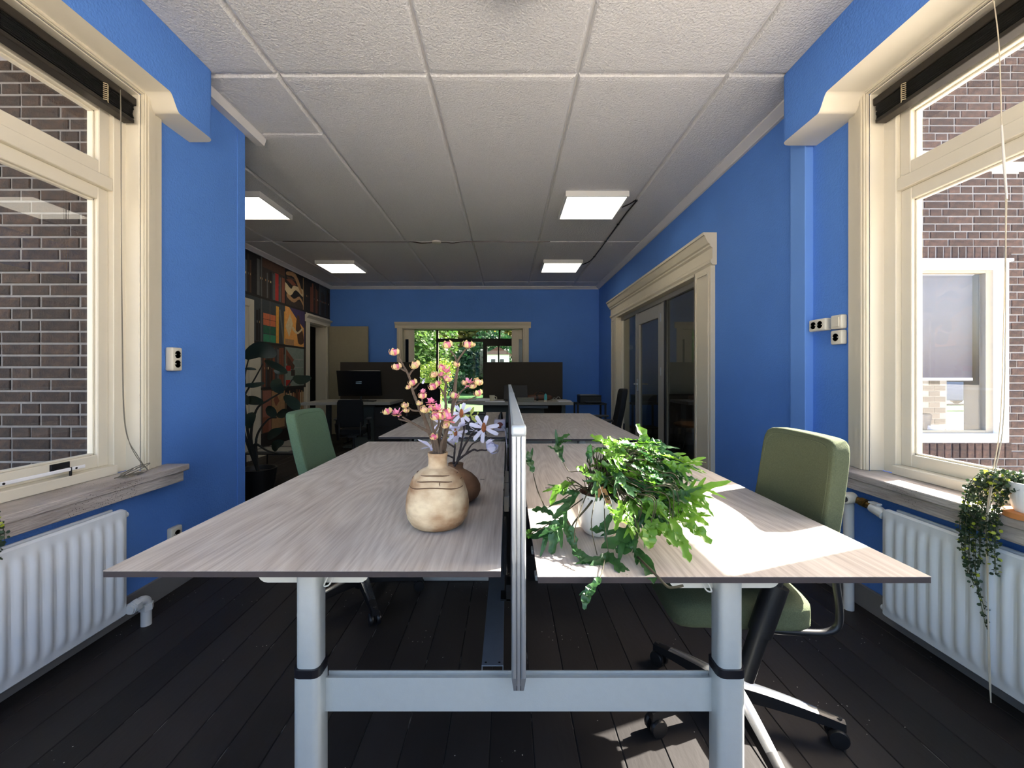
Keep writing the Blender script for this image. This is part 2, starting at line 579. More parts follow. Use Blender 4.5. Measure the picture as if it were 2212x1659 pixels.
# ------------------------------------------------------------------ side windows
def side_window(name, s, X0):
    w = struct(name)
    def bx(nm, m, parts, bevel=.003, par=w, **k):
        b = MB()
        for (d0, d1, y0, y1, z0, z1) in parts:
            b.box(s * (abs(X0) + d0), s * (abs(X0) + d1), y0, y1, z0, z1)
        return b.build(nm, m, par, bevel=bevel, seg=1, **k)
    # casing round the opening, stepped moulding
    bx('casing', CREAM2, [(-.016, 0, WY1, 2.177, .692, 2.63), (-.024, -.016, WY1 + .004, 2.128, .692, 2.625), (-.030, -.024, WY1 + .014, WY1 + .03, .692, 2.60)])
    bx('casing', CREAM2, [(-.016, 0, .29, WY1, WZ1, 2.66), (-.024, -.016, .33, WY1 + .004, WZ1 + .004, 2.61)])
    bx('casing', CREAM2, [(-.016, 0, .29, WY0, .692, WZ1)])
    # lining of the reveal
    bx('jamb', CREAM, [(0, .07, WY1 - .004, WY1 + .02, .692, WZ1)])
    bx('jamb', CREAM, [(0, .07, WY0 - .02, WY0 + .004, .692, WZ1)])
    bx('head_lining', CREAM, [(0, .07, WY0, WY1, WZ1 - .004, WZ1 + .02)])
    # fixed frame
    ymid0, ymid1 = 1.12, 1.355
    bx('frame_stile', CREAM, [(.067, .155, 1.997, WY1, .692, WZ1)])
    bx('frame_stile', CREAM, [(.067, .155, WY0, .467, .692, WZ1)])
    bx('mullion', CREAM, [(.067, .155, ymid0 + .04, ymid1 - .04, .692, WZ1)])
    bx('frame_head', CREAM, [(.067, .155, .467, 1.997, 2.475, WZ1)])
    bx('frame_sill', CREAM, [(.045, .155, .467, 1.997, .692, .735)])
    bx('transom', CREAM, [(.070, .155, .467, 1.997, 2.045, 2.105)])
    for (y0, y1) in ((ymid1 - .04, 1.997), (.467, ymid0 + .04)):
        for (z0, z1, br, tr_, ds) in ((.735, 2.045, .058, .058, .092), (2.105, 2.475, .062, .075, .086)):
            sw = .052
            sash = bx('sash', CREAM, [(ds, .145, y0, y0 + sw, z0, z1), (ds, .145, y1 - sw, y1, z0, z1),
                                      (ds + .0002, .1448, y0 + sw, y1 - sw, z0, z0 + br), (ds + .0002, .1448, y0 + sw, y1 - sw, z1 - tr_, z1)])
            bd = .008
            bx('glazing_bead', CREAM, [(.108, .130, y0 + sw, y0 + sw + bd, z0 + br, z1 - tr_), (.108, .130, y1 - sw - bd, y1 - sw, z0 + br, z1 - tr_),
                                       (.108, .130, y0 + sw, y1 - sw, z0 + br, z0 + br + bd), (.108, .130, y0 + sw, y1 - sw, z1 - tr_ - bd, z1 - tr_)], .002, sash)
            bx('pane', GLASS, [(.118, .123, y0 + sw, y1 - sw, z0 + br, z1 - tr_)], 0, sash)
    # stone window sill in two slabs
    bx('window_sill', STONE, [(-.121, .068, -.34, 2.229, .660, .6915)], .003)
    bx('sill_apron', STONE, [(-.109, 0.0, -.32, 2.203, .607, .660)], .002)
    return w
win_l = side_window('window_1', -1, XL)
win_r = side_window('window_2', 1, XR)

# casement stay on the left window
st = thing('casement_stay', 'white metal casement stay with black catch on the left window sash', 'window stay', (XL - .06, 1.66, .755))
b = MB()
b.box(-1.862, -1.870, 1.30, 1.84, .757, .771)
b.build('bar', WHITE, st, bevel=.002)
b = MB()
b.box(-1.870, -1.914, 1.755, 1.80, .760, .768); b.box(-1.905, -1.914, 1.74, 1.815, .758, .790); b.tube([(-1.866, 1.78, .735), (-1.866, 1.78, .772)], .005)
b.build('catch', BLACK, st, bevel=.001)
for y in (1.54, 1.80):
    b = MB()
    b.lathe([(.0045, 0), (.0045, .0015)], (-1.862, y, .764), 10, axis='x')
    b.build('screw', BLACK, st)

# big front window behind the camera
w3 = struct('window_3')
b = MB()
for d in ((-1.70, -1.62, .45, 2.72), (1.60, 1.68, .45, 2.72), (-.04, .04, .53, 2.64), (-1.62, 1.60, .45, .53), (-1.62, 1.60, 2.64, 2.72)):
    b.box(d[0], d[1], YF - .13, YF - .05, d[2], d[3])
b.build('frame', CREAM, w3, bevel=.004)
for (x0, x1) in ((-1.62, -.04), (.04, 1.60)):
    one_box('pane', GLASS, (x0, x1, YF - .092, YF - .087, .53, 2.64), w3, bevel=0)
one_box('window_sill', STONE, (-1.68, 1.66, YF - .05, YF + .10, .41, .45), w3)

# ------------------------------------------------------------------ brick facades outside the side windows
def brick_mesh(w, h, d, m, seed):
    rr = random.Random(seed)
    b = MB()
    c = .004
    j = lambda: rr.uniform(-.0022, .0022)
    o = [(-w / 2, -h / 2), (w / 2, -h / 2), (w / 2, h / 2), (-w / 2, h / 2)]
    n_ = [(-w / 2 + c + j(), -h / 2 + c + j()), (w / 2 - c + j(), -h / 2 + c + j()), (w / 2 - c + j(), h / 2 - c + j()), (-w / 2 + c + j(), h / 2 - c + j())]
    b.add([(p[0], d, p[1]) for p in o] + [(p[0], .003, p[1]) for p in o] + [(p[0], 0, p[1]) for p in n_],
          [(0, 1, 5, 4), (1, 2, 6, 5), (2, 3, 7, 6), (3, 0, 4, 7), (4, 5, 9, 8), (5, 6, 10, 9), (6, 7, 11, 10), (7, 4, 8, 11), (8, 9, 10, 11)])
    me = bpy.data.meshes.new('brick')
    me.from_pydata(b.v, [], b.f)
    me.materials.append(m)
    return me
def brick_wall(name, m, y, x0, x1, z0, z1, skip, seed, slabs, keep=290, order=None, clip=None):
    w = struct(name)
    b = MB()
    for d in slabs:
        b.box(*d)
    b.build('mortar_bed', MORTAR, w)
    rr = random.Random(seed)
    H, L, S, J = .0535, .205, .0975, .0115
    longs = [brick_mesh(L, H, .03, m, seed + k) for k in range(4)]
    shorts = [brick_mesh(S, H, .03, m, seed + 9 + k) for k in range(3)]
    spots = []
    z = z0
    row = 0
    while z < z1:
        xx = x0 - rr.choice([0, .055, .11, .16])
        while xx < x1:
            lg = rr.random() < .68
            ln = L if lg else S
            xc = xx + ln / 2
            ca, cb = (xc - ln / 2, xc + ln / 2)
            if clip and z < clip[3] + .125 and z + H > clip[2] - .13:
                if ca < clip[1] < cb:
                    ca = clip[1] + .006
                if ca < clip[0] < cb:
                    cb = clip[0] - .006
            if cb - ca > .012 and not skip(ca, cb, z, z + H):
                spots.append(((ca + cb) / 2, z + H / 2, lg, (cb - ca) / ln))
            xx += ln + J
        z += H + .012
        row += 1
    if order:
        spots.sort(key=order)
    for q, (xc, zc, lg, sc_) in enumerate(spots):
        me = rr.choice(longs if lg else shorts)
        dy = rr.uniform(-.0025, .0025)
        if q < keep:
            inst(me, 'brick', w, (xc, y + dy, zc), scale=(sc_, 1, 1) if sc_ < .99 else None)
    rest = MB()
    for (xc, zc, lg, sc_) in spots[keep:]:
        ln = (L if lg else S) * sc_
        rest.box(xc - ln / 2, xc + ln / 2, y + rr.uniform(-.0025, .0025), y + .02, zc - H / 2, zc + H / 2)
    if rest.v:
        rest.build('brickwork', m, w, kind='stuff')
    return w
YLF, YRF = 2.30, 3.60
brick_wall('wall_facade_left', BRICK, YLF, -4.2, -2.02, .10, 3.6, lambda a, c_, z, zz: c_ > -1.99, 21,
           [(-6.2, -1.99, YLF + .006, YC - .28, -.3, 3.6)], 295, order=lambda p: abs(p[0] + 2.5) * 1.6 + abs(p[1] - 1.8))
# right facade with a white framed window in it
FX0, FX1, FZ0, FZ1 = 2.75, 4.32, .58, 2.15
def skip_r(a, c_, z, zz):
    return c_ > FX0 - .003 and a < FX1 + .003 and zz > FZ0 - .13 and z < FZ1 + .125
wr = brick_wall('wall_facade_right', BRICKR, YRF, 2.30, 5.15, .051, 4.6, skip_r, 33,
                [(1.965, FX0, YRF + .006, 3.88, -.3, 6.0), (FX1, 5.2, YRF + .006, 3.88, -.3, 6.0), (FX0, FX1, YRF + .006, 3.88, -.3, FZ0), (FX0, FX1, YRF + .006, 3.88, FZ1, 6.0)],
                285, order=lambda p: (0 if 3.45 < p[0] < 4.62 and .2 < p[1] < 4.1 else 1), clip=(FX0, FX1, FZ0, FZ1))
so = [brick_mesh(.0535, .112, .03, BRICKR, 70 + k) for k in range(3)]
hd = [brick_mesh(.0535, .125, .03, BRICKR, 80 + k) for k in range(3)]
xx = FX0 - .02
while xx < FX1:
    inst(R.choice(so), 'soldier_brick', wr, (xx + .027, YRF + R.uniform(-.002, .002), FZ1 + .064))
    inst(R.choice(hd), 'sill_brick', wr, (xx + .027, YRF - .006 + R.uniform(-.002, .002), FZ0 - .0715))
    xx += .0655

w4 = struct('window_4')
WFR = mat('white_outside_window_paint', (232, 232, 240), .45)
b = MB()
for d in ((FX0, FX0 + .085, FZ0, FZ1), (FX1 - .085, FX1, FZ0, FZ1), (FX0 + .085, FX1 - .085, FZ0, FZ0 + .075), (FX0 + .085, FX1 - .085, FZ1 - .075, FZ1)):
    b.box(d[0], d[1], YRF - .015, YRF + .07, d[2], d[3])
b.box(FX0 - .03, FX1 + .02, YRF - .035, YRF + .02, FZ1 - .012, FZ1 + .012)
b.build('frame', WFR, w4, bevel=.003)
b = MB()
for d in ((FX0 + .085, FX0 + .13, FZ0 + .075, FZ1 - .075), (FX1 - .150, FX1 - .085, FZ0 + .075, FZ1 - .075), (FX0 + .13, FX1 - .15, FZ0 + .075, FZ0 + .10), (FX0 + .13, FX1 - .15, FZ1 - .10, FZ1 - .075)):
    b.box(d[0], d[1], YRF + .03, YRF + .085, d[2], d[3])
OSASH = mat('outside_sash_paint', (150, 142, 122), .5)
b.build('sash', OSASH, w4, bevel=.003)
one_box('pane', GLASS, (FX0 + .12, FX1 - .14, YRF + .055, YRF + .06, FZ0 + .09, FZ1 - .09), w4, bevel=0)
# lining of the window opening through the wall
b = MB()
for d in ((FX0 - .01, FX0 + .02, FZ0, FZ1), (FX1 - .05, FX1 + .01, FZ0, FZ1), (FX0, FX1, FZ0 - .02, FZ0 + .03), (FX0, FX1, FZ1 - .03, FZ1 + .02)):
    b.box(d[0], d[1], YRF + .085, 3.90, d[2], d[3])
b.build('lining', OSASH, w4)
rs = thing('roller_shade', 'grey woven roller shade half lowered behind the white framed outside window', 'blind', (3.5, 3.73, 2.0))
one_box('fabric', mat('grey_shade_fabric', (88, 86, 92), .9, var=(60, .1)), (FX0 + .06, FX1 - .16, 3.728, 3.731, 1.135, 2.07), rs, bevel=0)
one_box('bottom_bar', WHITE, (FX0 + .06, FX1 - .16, 3.722, 3.737, 1.112, 1.137), rs)
b = MB(); b.tube([(FX0 + .05, 3.73, 2.075), (FX1 - .15, 3.73, 2.075)], .022)
b.build('roller', WHITE, rs)

# planter on the inner sill of that window
pl = thing('window_planter', 'dark round planter with a bare stem on the sill of the outside window', 'planter', (3.72, 3.80, .61))
b = MB(); b.lathe([(.09, 0), (.115, .10), (.125, .19), (.115, .20), (.105, .17), (0, .165)], (3.72, 3.82, .612), 20)
b.build('pot', mat('charcoal_pot', (52, 52, 56), .6, var=(20, .3)), pl)
b = MB(); b.tube(bez([(3.72, 3.82, .78), (3.70, 3.81, .86), (3.655, 3.80, .93)]), [.006] * 17)
for (dx, dz, a) in ((-.06, .88, 1.2), (.04, .84, .2), (-.1, .83, 2.5)):
    b.ribbon([(3.72, 3.81, .80), (3.72 + dx * .6, 3.80, dz), (3.72 + dx * 1.5, 3.79, dz - .02)], [.004, .022, .001], Vector((0, -1, .3)))
b.build('stem', mat('dark_stem_green', (34, 40, 30), .7), pl)
b = MB(); b.lathe([(.045, 0), (.058, .06), (.06, .10), (.052, .10), (0, .09)], (3.80, 3.70, .612), 18)
tag(b.build('white_pot', WHITE), 'small white pot in front of the dark planter in the outside window', 'pot')

# ------------------------------------------------------------------ room behind the right wall
boxes('wall_side_room', GREYW, [(5.2, 5.35, 3.88, 4.66, -.2, 2.9), (5.2, 5.35, 5.6, 7.6, -.2, 2.9), (5.2, 5.35, 4.66, 5.6, -.2, .40), (5.2, 5.35, 4.66, 5.6, 2.2, 2.9), (1.965, 5.2, 7.5, 7.65, -.2, 2.9),
                                (1.965, 5.2, 3.88, 3.9, -.2, .55), (1.965, 2.7, 3.88, 3.9, .55, 2.9), (4.38, 5.2, 3.88, 3.9, .55, 2.9), (2.7, 4.38, 3.88, 3.9, 2.2, 2.9)])
boxes('ceiling_side_room', GREYW, [(1.965, 5.35, 3.6, 7.65, 2.9, 3.1)])
boxes('floor_side_room', PLANK, [(1.965, 5.35, 3.88, 7.65, -.2, 0.0)])
w5 = struct('window_5')
b = MB()
for d in ((4.66, 4.72, .40, 2.2), (5.54, 5.6, .40, 2.2), (4.72, 5.54, .40, .46), (4.72, 5.54, 2.14, 2.2)):
    b.box(5.22, 5.30, d[0], d[1], d[2], d[3])
b.build('frame', WHITE, w5, bevel=.004)
one_box('pane', GLASS, (5.25, 5.256, 4.72, 5.54, .46, 2.14), w5, bevel=0)

# ------------------------------------------------------------------ wide glazed doorway in the right wall
d1 = struct('door_1')
def bxs(par, nm, m, parts, bevel=.003, **k):
    b = MB()
    for d in parts:
        b.box(*d)
    return b.build(nm, m, par, bevel=bevel, **k)
# panelled pilasters and entablature
for (y0, y1) in ((3.60, 3.92), (6.75, 7.05)):
    p = bxs(d1, 'pilaster', CREAM2, [(1.757, XR + .003, y0, y1, 0, 2.11)])
    bxs(p, 'pilaster_moulding', CREAM2, [(1.748, 1.757, y0 + .03, y0 + .055, .2, 2.07), (1.748, 1.757, y1 - .055, y1 - .03, .2, 2.07), (1.748, 1.757, y0 + .055, y1 - .055, 2.045, 2.07)])
b = MB()
ent = [(XR + .002, 2.11), (1.757, 2.11), (1.742, 2.13), (1.742, 2.15), (1.757, 2.165), (1.757, 2.255), (1.738, 2.27), (1.738, 2.285), (1.722, 2.295), (1.700, 2.335), (1.690, 2.36), (1.678, 2.36), (1.678, 2.385), (XR + .002, 2.385)]
b.prism(ent, 'y', 3.57, 7.09)
b.build('entablature', CREAM2, d1)
bxs(d1, 'lining', CREAM2, [(1.757, XR + .17, 3.90, 3.925, 0, 2.11), (1.757, XR + .17, 6.74, 6.76, 0, 2.11), (1.757, XR + .17, 3.92, 6.75, 2.085, 2.112)])
GX = 1.87
bxs(d1, 'frame_head', GREYF, [(GX - .03, GX + .03, 3.92, 6.75, 2.03, 2.085)])
bxs(d1, 'frame_mullion', GREYF, [(GX - .03, GX + .03, 4.90, 4.99, 0, 2.03)])
bxs(d1, 'frame_mullion', GREYF, [(GX - .03, GX + .03, 5.955, 5.99, 0, 2.03)])
bxs(d1, 'frame_mullion', CREAM, [(GX - .03, GX + .03, 6.69, 6.74, 0, 2.03)])
bxs(d1, 'black_gap_strip', BLACK, [(GX - .031, GX - .01, 4.855, 4.90, 0, 2.03)])  # black strip standing in for the dark gap beside the door leaf
one_box('pane', DGLASS, (GX - .003, GX + .003, 3.925, 4.86, 0.02, 2.03), d1, bevel=0)
one_box('pane', DGLASS, (GX - .003, GX + .003, 5.99, 6.69, 0.02, 2.03), d1, bevel=0)
lf = bxs(d1, 'door_leaf', GREYF, [(GX - .025, GX + .02, 4.995, 5.10, .01, 2.02), (GX - .025, GX + .02, 5.84, 5.95, .01, 2.02), (GX - .0248, GX + .0198, 5.10, 5.84, .01, .16), (GX - .0248, GX + .0198, 5.10, 5.84, 1.86, 2.02)], .004)
one_box('leaf_pane', DGLASS, (GX - .003, GX + .003, 5.10, 5.84, .16, 1.86), lf, bevel=0)
b = MB()
b.lathe([(.012, 0), (.012, -.05)], (GX - .025, 5.90, 1.03), 10, axis='x')
b.tube([(GX - .075, 5.90, 1.03), (GX - .075, 5.77, 1.03)], .009)
b.box(GX - .033, GX - .025, 5.88, 5.92, .93, 1.10)
b.build('handle', ALU, lf)
bh = MB()
for z in (.25, 1.15, 1.80):
    bh.box(GX - .034, GX - .024, 4.985, 5.01, z, z + .10)
bh.build('hinge', ALU, lf)

# thermostat and table in the room behind the glass
th = thing('round_thermostat', 'small round pale thermostat on the wall behind the glass door', 'thermostat', (2.215, 7.5, 1.65))
b = MB(); b.lathe([(.045, 0), (.043, -.025), (.03, -.028), (0, -.028)], (2.215, 7.5, 1.65), 20, axis='y')
b.build('dial', mat('pale_plastic', (205, 203, 196), .4), th)
tb = thing('oval_side_table', 'oval wooden side table on thin legs behind the sliding glass pane', 'table', (2.42, 5.25, 0))
WOODW = mat('warm_brown_wood', (140, 92, 56), .5, var=(14, .3), stretch=(1, 6, 1))
b = MB(); b.lathe([(.30, .515), (.31, .53), (.30, .545)], (2.42, 5.25, 0), 32); b.build('tabletop', WOODW, tb)
for a in (.5, 2.6, 4.7):
    b = MB(); b.tube([(2.42 + .14 * math.cos(a), 5.25 + .14 * math.sin(a), .515), (2.42 + .24 * math.cos(a), 5.25 + .24 * math.sin(a), 0)], .009)
    b.build('leg', DKMET, tb)
sf = thing('dark_sofa', 'dark low sofa standing behind the oval table in the side room', 'sofa', (3.3, 6.3, 0))
SOF = mat('dark_brown_sofa', (58, 48, 44), .9)
for nm, c_, sz in (('seat', (3.2, 6.35, .30), (.9, .42, .16)), ('backrest', (3.2, 6.75, .58), (.9, .12, .27)), ('armrest', (2.36, 6.4, .42), (.11, .42, .28)), ('armrest', (4.04, 6.4, .42), (.11, .42, .28))):
    b = MB(); b.cushion(c_, sz, 7, 6); b.build(nm, SOF, sf)
for (x, y) in ((2.35, 6.05), (4.05, 6.05), (2.35, 6.75), (4.05, 6.75)):
    one_box('leg', BLACK, (x - .02, x + .02, y - .02, y + .02, 0, .16), sf)

# ------------------------------------------------------------------ wide doorway in the back wall with sliding panel doors
d2 = struct('door_2')
b = MB()
b.prism([(YB + .002, 2.07), (YB - .03, 2.07), (YB - .03, 2.12), (YB - .045, 2.135), (YB - .06, 2.165), (YB - .07, 2.165), (YB - .07, 2.185), (YB + .002, 2.185)], 'x', -2.20, .46)
b.build('cornice_board', CREAM2, d2)
for (x0, x1) in ((-2.16, -2.05), (.309, .419)):
    c_ = bxs(d2, 'casing', CREAM2, [(x0, x1, YB - .03, YB + .002, 0, 2.07)])
    bxs(c_, 'casing_bead', CREAM2, [(x0 + .02, x0 + .035, YB - .038, YB - .03, 0, 2.06), (x1 - .035, x1 - .02, YB - .038, YB - .03, 0, 2.06)])
bxs(d2, 'lining', CREAM2, [(-2.051, -2.04, YB - .005, YB + .16, 0, 2.07), (.299, .310, YB - .005, YB + .16, 0, 2.07), (-2.05, .309, YB - .005, YB + .16, 2.055, 2.071)])
for (x0, x1, g0, g1) in ((-2.05, -1.845, -2.02, -1.955), (.085, .309, .225, .295)):
    lf = bxs(d2, 'sliding_leaf', CREAM2, [(x0, g0, YB + .07, YB + .11, .01, 2.05), (g1, x1, YB + .07, YB + .11, .01, 2.05), (g0, g1, YB + .07, YB + .11, 1.86, 2.05), (g0, g1, YB + .07, YB + .11, .01, .2)])
    one_box('leaf_pane', mat('dark_leaf_glass', (14, 16, 17), .12), (g0, g1, YB + .085, YB + .09, .2, 1.86), lf, bevel=0)

# garden room behind and its window wall
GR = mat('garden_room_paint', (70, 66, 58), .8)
boxes('wall_garden_room', GR, [(-3.6, -3.45, YB + .16, 12.0, -.2, 2.95), (1.6, 1.75, YB + .16, 12.0, -.2, 2.95), (-3.6, 1.75, 11.95, 12.05, 2.46, 2.95),
                               (-3.6, -2.75, 11.95, 12.05, -.2, 2.46), (.95, 1.75, 11.95, 12.05, -.2, 2.46)])
boxes('ceiling_garden_room', GR, [(-3.75, 1.9, YB + .16, 12.1, 2.95, 3.1)])
boxes('floor_garden_room', PLANK, [(-3.75, 1.9, YB + .1, 12.1, -.2, 0.0)])
w6 = struct('window_6')
FRB = mat('dark_brown_window_paint', (58, 52, 44), .5)
bxs(w6, 'frame', FRB, [(-2.75, -2.70, 11.96, 12.03, 0, 2.46), (.90, .95, 11.96, 12.03, 0, 2.46), (-2.70, .90, 11.96, 12.03, 2.42, 2.46), (-2.70, .90, 11.96, 12.03, 0, .05)], 0)
bxs(w6, 'mullion', FRB, [(-2.045, -1.985, 11.955, 12.035, .05, 2.42)], 0)
bxs(w6, 'transom', FRB, [(-1.985, .90, 11.957, 12.033, 2.09, 2.19)], 0)
bxs(w6, 'mullion', FRB, [(-.25, -.20, 11.96, 12.03, 2.19, 2.42)], 0)
dl = bxs(w6, 'garden_door', FRB, [(-.70, -.58, 11.955, 12.035, .05, 2.09), (.72, .82, 11.955, 12.035, .05, 2.09), (-.58, .72, 11.957, 12.033, 1.97, 2.09), (-.27, -.23, 11.957, 12.033, .8, 1.97), (-.58, .72, 11.957, 12.033, .05, .8)], 0)
for d in ((-2.70, -2.045, .05, 2.42), (-1.985, -.70, .05, 2.09), (-1.985, -.25, 2.19, 2.42), (-.20, .90, 2.19, 2.42), (-.58, -.27, .8, 1.97), (-.23, .72, .8, 1.97)):
    one_box('pane', GLASS, (d[0], d[1], 11.99, 11.994, d[2], d[3]), w6, bevel=0)

# ------------------------------------------------------------------ outside: ground, hedge, trees, neighbour house, car
g = boxes('ground_outside', PAVE, [(-60, 60, -60, 60, -.5, -.22)])
lw = MB()
lw.box(-14, 8, 12.6, 40, -.23, -.19)
o = lw.build('lawn', OUTG); o['kind'] = 'structure'
LEAF1 = mat('dark_hedge_leaf', (16, 44, 26), .6, rgb2=(40, 78, 36), var=(1.3, .8), trans=.35)
LEAF2 = mat('yellow_green_shrub_leaf', (78, 104, 26), .6, rgb2=(124, 138, 44), var=(2, .8), trans=.45)  # the low shrub's own yellow-green foliage
LEAF3 = mat('autumn_tree_leaf', (50, 76, 30), .6, rgb2=(130, 118, 46), var=(.9, .8), trans=.45)
BARK = mat('tree_bark', (74, 62, 50), .9)
def tree(name, label, c, rad, h0, h1, n, m, size, cat='tree'):
    t = thing(name, label, cat, (c[0], c[1], -.2))
    b = MB()
    b.tube(bez([(c[0], c[1], -.2), (c[0] + .1, c[1], h0 * .6 + .3), (c[0], c[1], (h0 + h1) / 2)]), [.16 - .12 * i / 16 for i in range(17)], 7)
    b.build('trunk', BARK, t)
    b = MB()
    rr = random.Random(hash(label) % 1000 if False else len(label) * 7 + int(c[0] * 10))
    lobes = [(rr.uniform(-.6, .6), rr.uniform(-.6, .6), rr.uniform(-.75, .75), rr.uniform(.35, .6)) for _ in range(14)]
    for _ in range(n):
        l_ = rr.choice(lobes)
        v = Vector((rr.gauss(0, 1), rr.gauss(0, 1), rr.gauss(0, 1))).normalized() * l_[3] * rr.uniform(.7, 1.05)
        p = Vector((c[0] + (l_[0] + v.x) * rad, c[1] + (l_[1] + v.y) * rad, (h0 + h1) / 2 + (l_[2] + v.z) * (h1 - h0) / 2))
        if p.z < -.15:
            continue
        a = Vector((rr.gauss(0, 1), rr.gauss(0, 1), rr.gauss(0, .6))).normalized() * size * rr.uniform(.6, 1.2)
        q = a.cross(Vector((rr.gauss(0, 1), rr.gauss(0, 1), rr.gauss(0, 1)))).normalized() * size * .45
        b.add([p - a, p + q, p + a, p - q], [(0, 1, 2, 3)])
    b.build('crown', m, t, kind='stuff', fix=False)
    return t
tree('garden_tree', 'yellowing broad tree at top of the garden view behind the far window', (-2.0, 32.0), 4.6, 1.6, 9.0, 12000, LEAF3, .26)
tree('garden_tree', 'dark green dense tree in the middle of the garden view', (-1.3, 28.5), 2.6, .1, 4.6, 11000, LEAF1, .19)
tree('garden_tree', 'mid green tree at the left edge of the garden view', (-5.6, 24.0), 2.4, .6, 5.8, 8000, mat('mid_green_leaf', (40, 76, 32), .6, rgb2=(88, 114, 48), var=(1.2, .8), trans=.4), .17)
tree('garden_tree', 'dark green tree behind the garden door at the right of the garden view', (4.3, 25.0), 2.2, .3, 5.6, 7000, LEAF1, .18)
tree('garden_shrub', 'bright yellow green shrub low in the left of the garden view', (-2.75, 16.2), .75, .2, 1.75, 2600, LEAF2, .06, 'shrub')
tree('garden_shrub', 'dark leafy shrub beside the lawn in the garden view', (-3.0, 22.5), 1.1, -.1, 1.35, 2200, LEAF1, .08, 'shrub')
tree('garden_hedge', 'long dark hedge closing the garden behind the lawn', (-2.0, 44.5), 7.5, -.2, 4.8, 14000, LEAF1, .30, 'hedge')
hs = thing('garden_house', 'small white garden house seen through the far garden door', 'house', (-.5, 23, -.2))
bxs(hs, 'wall', WHITE, [(-1.08, .10, 22.0, 24.0, -.2, 2.2)], 0)
b = MB(); b.prism([(-1.22, 2.2), (.24, 2.2), (-.49, 2.62)], 'y', 21.85, 24.15); b.build('roof', mat('roof_tile_red', (84, 50, 40), .8), hs)
for x in (-.86, -.40):
    bxs(hs, 'window', BLACK, [(x, x + .22, 21.97, 22.02, 1.2, 1.95)], 0)
# street side seen through the side room: brick pier, grass strip, blue car
pr = struct('wall_pier')
b = MB(); b.box(6.60, 6.98, 6.62, 6.95, -.3, 2.4); b.build('mortar_bed', MORTAR, pr)
pm = brick_mesh(.17, .075, .03, mat('grey_pier_brick', (74, 70, 66), .9, rnd=.2), 90)
for k in range(30):
    for q in (0, 1, 2):
        xx = 6.60 + q * .18 + (k % 2) * .09
        if 6.59 < xx - .085 and xx + .085 < 6.99:
            inst(pm, 'brick', pr, (xx, 6.612, -.2 + k * .088))
o = one_box('grass_strip', OUTG, (10, 26, 15.4, 18.0, -.23, -.17)) ; o['kind'] = 'structure'
car = thing('parked_car', 'blue parked car glimpsed through the outside window', 'car', (20.0, 18.9, -.22))
CARB = mat('blue_car_paint', (52, 74, 112), .3, metal=.3)
b = MB(); b.prism([(17.9, .0), (22.1, .0), (22.2, .45), (21.9, .72), (21.2, .8), (20.4, 1.22), (18.9, 1.24), (18.1, .85), (17.8, .75), (17.75, .3)], 'y', 18.2, 19.8)
b.build('body', CARB, car, bevel=.04, seg=2)
for (x, y) in ((18.6, 18.22), (21.3, 18.22), (18.6, 19.78), (21.3, 19.78)):
    b = MB(); b.lathe([(.16, -.09), (.31, -.08), (.31, .08), (.16, .09)], (x, y, .09), 20, axis='y'); b.build('wheel', BLACK, car)
b = MB(); b.prism([(18.35, .85), (21.0, .82), (20.35, 1.17), (19.0, 1.18)], 'y', 18.185, 18.20); b.build('side_window', mat('dark_car_glass', (20, 24, 30), .1), car)

# ------------------------------------------------------------------ left far wall: doorway, flat cupboard door, printed book wallpaper
d3 = struct('door_3')
bxs(d3, 'casing', CREAM2, [(XW, XW + .025, 7.20, 7.3, 0, 2.10), (XW, XW + .025, 8.0, 8.08, 0, 2.10)])
b = MB(); b.prism([(XW - .002, 2.08), (XW + .03, 2.08), (XW + .03, 2.14), (XW + .06, 2.18), (XW + .075, 2.18), (XW + .075, 2.20), (XW - .002, 2.20)], 'y', 7.16, 8.12)
b.build('cornice_board', CREAM2, d3)
bxs(d3, 'lining', CREAM2, [(XW - .2, XW + .002, 7.29, 7.31, 0, 2.08), (XW - .2, XW + .002, 7.99, 8.01, 0, 2.08), (XW - .2, XW + .002, 7.3, 8.0, 2.06, 2.081)])
boxes('wall_hallway', mat('dark_hall_wall', (40, 38, 35), .9), [(XW - 1.6, XW - 1.5, 6.9, 8.4, -.2, 2.4), (XW - 1.6, XW - .2, 6.8, 6.9, -.2, 2.4), (XW - 1.6, XW - .2, 8.4, 8.5, -.2, 2.4), (XW - 1.6, XW - .2, 6.8, 8.5, 2.3, 2.4), (XW - 1.6, XW - .2, 6.8, 8.5, -.2, 0)])
leaf = bxs(d3, 'door_leaf', mat('beige_door_paint', (148, 140, 116), .6, var=(30, .08)), [(-3.44, -2.685, 8.02, 8.06, .01, 2.09)])
b = MB(); b.lathe([(.022, 0), (.03, -.03), (.02, -.05), (0, -.052)], (-2.76, 8.02, 1.05), 12, axis='y'); b.build('knob', ALU, leaf)
d4 = struct('door_4')
bxs(d4, 'casing', CREAM2, [(XW, XW + .03, 4.70, 4.80, 0, 2.18), (XW, XW + .03, 5.58, 5.68, 0, 2.18), (XW, XW + .03, 4.80, 5.58, 2.08, 2.18)])
bxs(d4, 'door_leaf', CREAM2, [(XW + .002, XW + .014, 4.80, 5.58, 0, 2.08)])

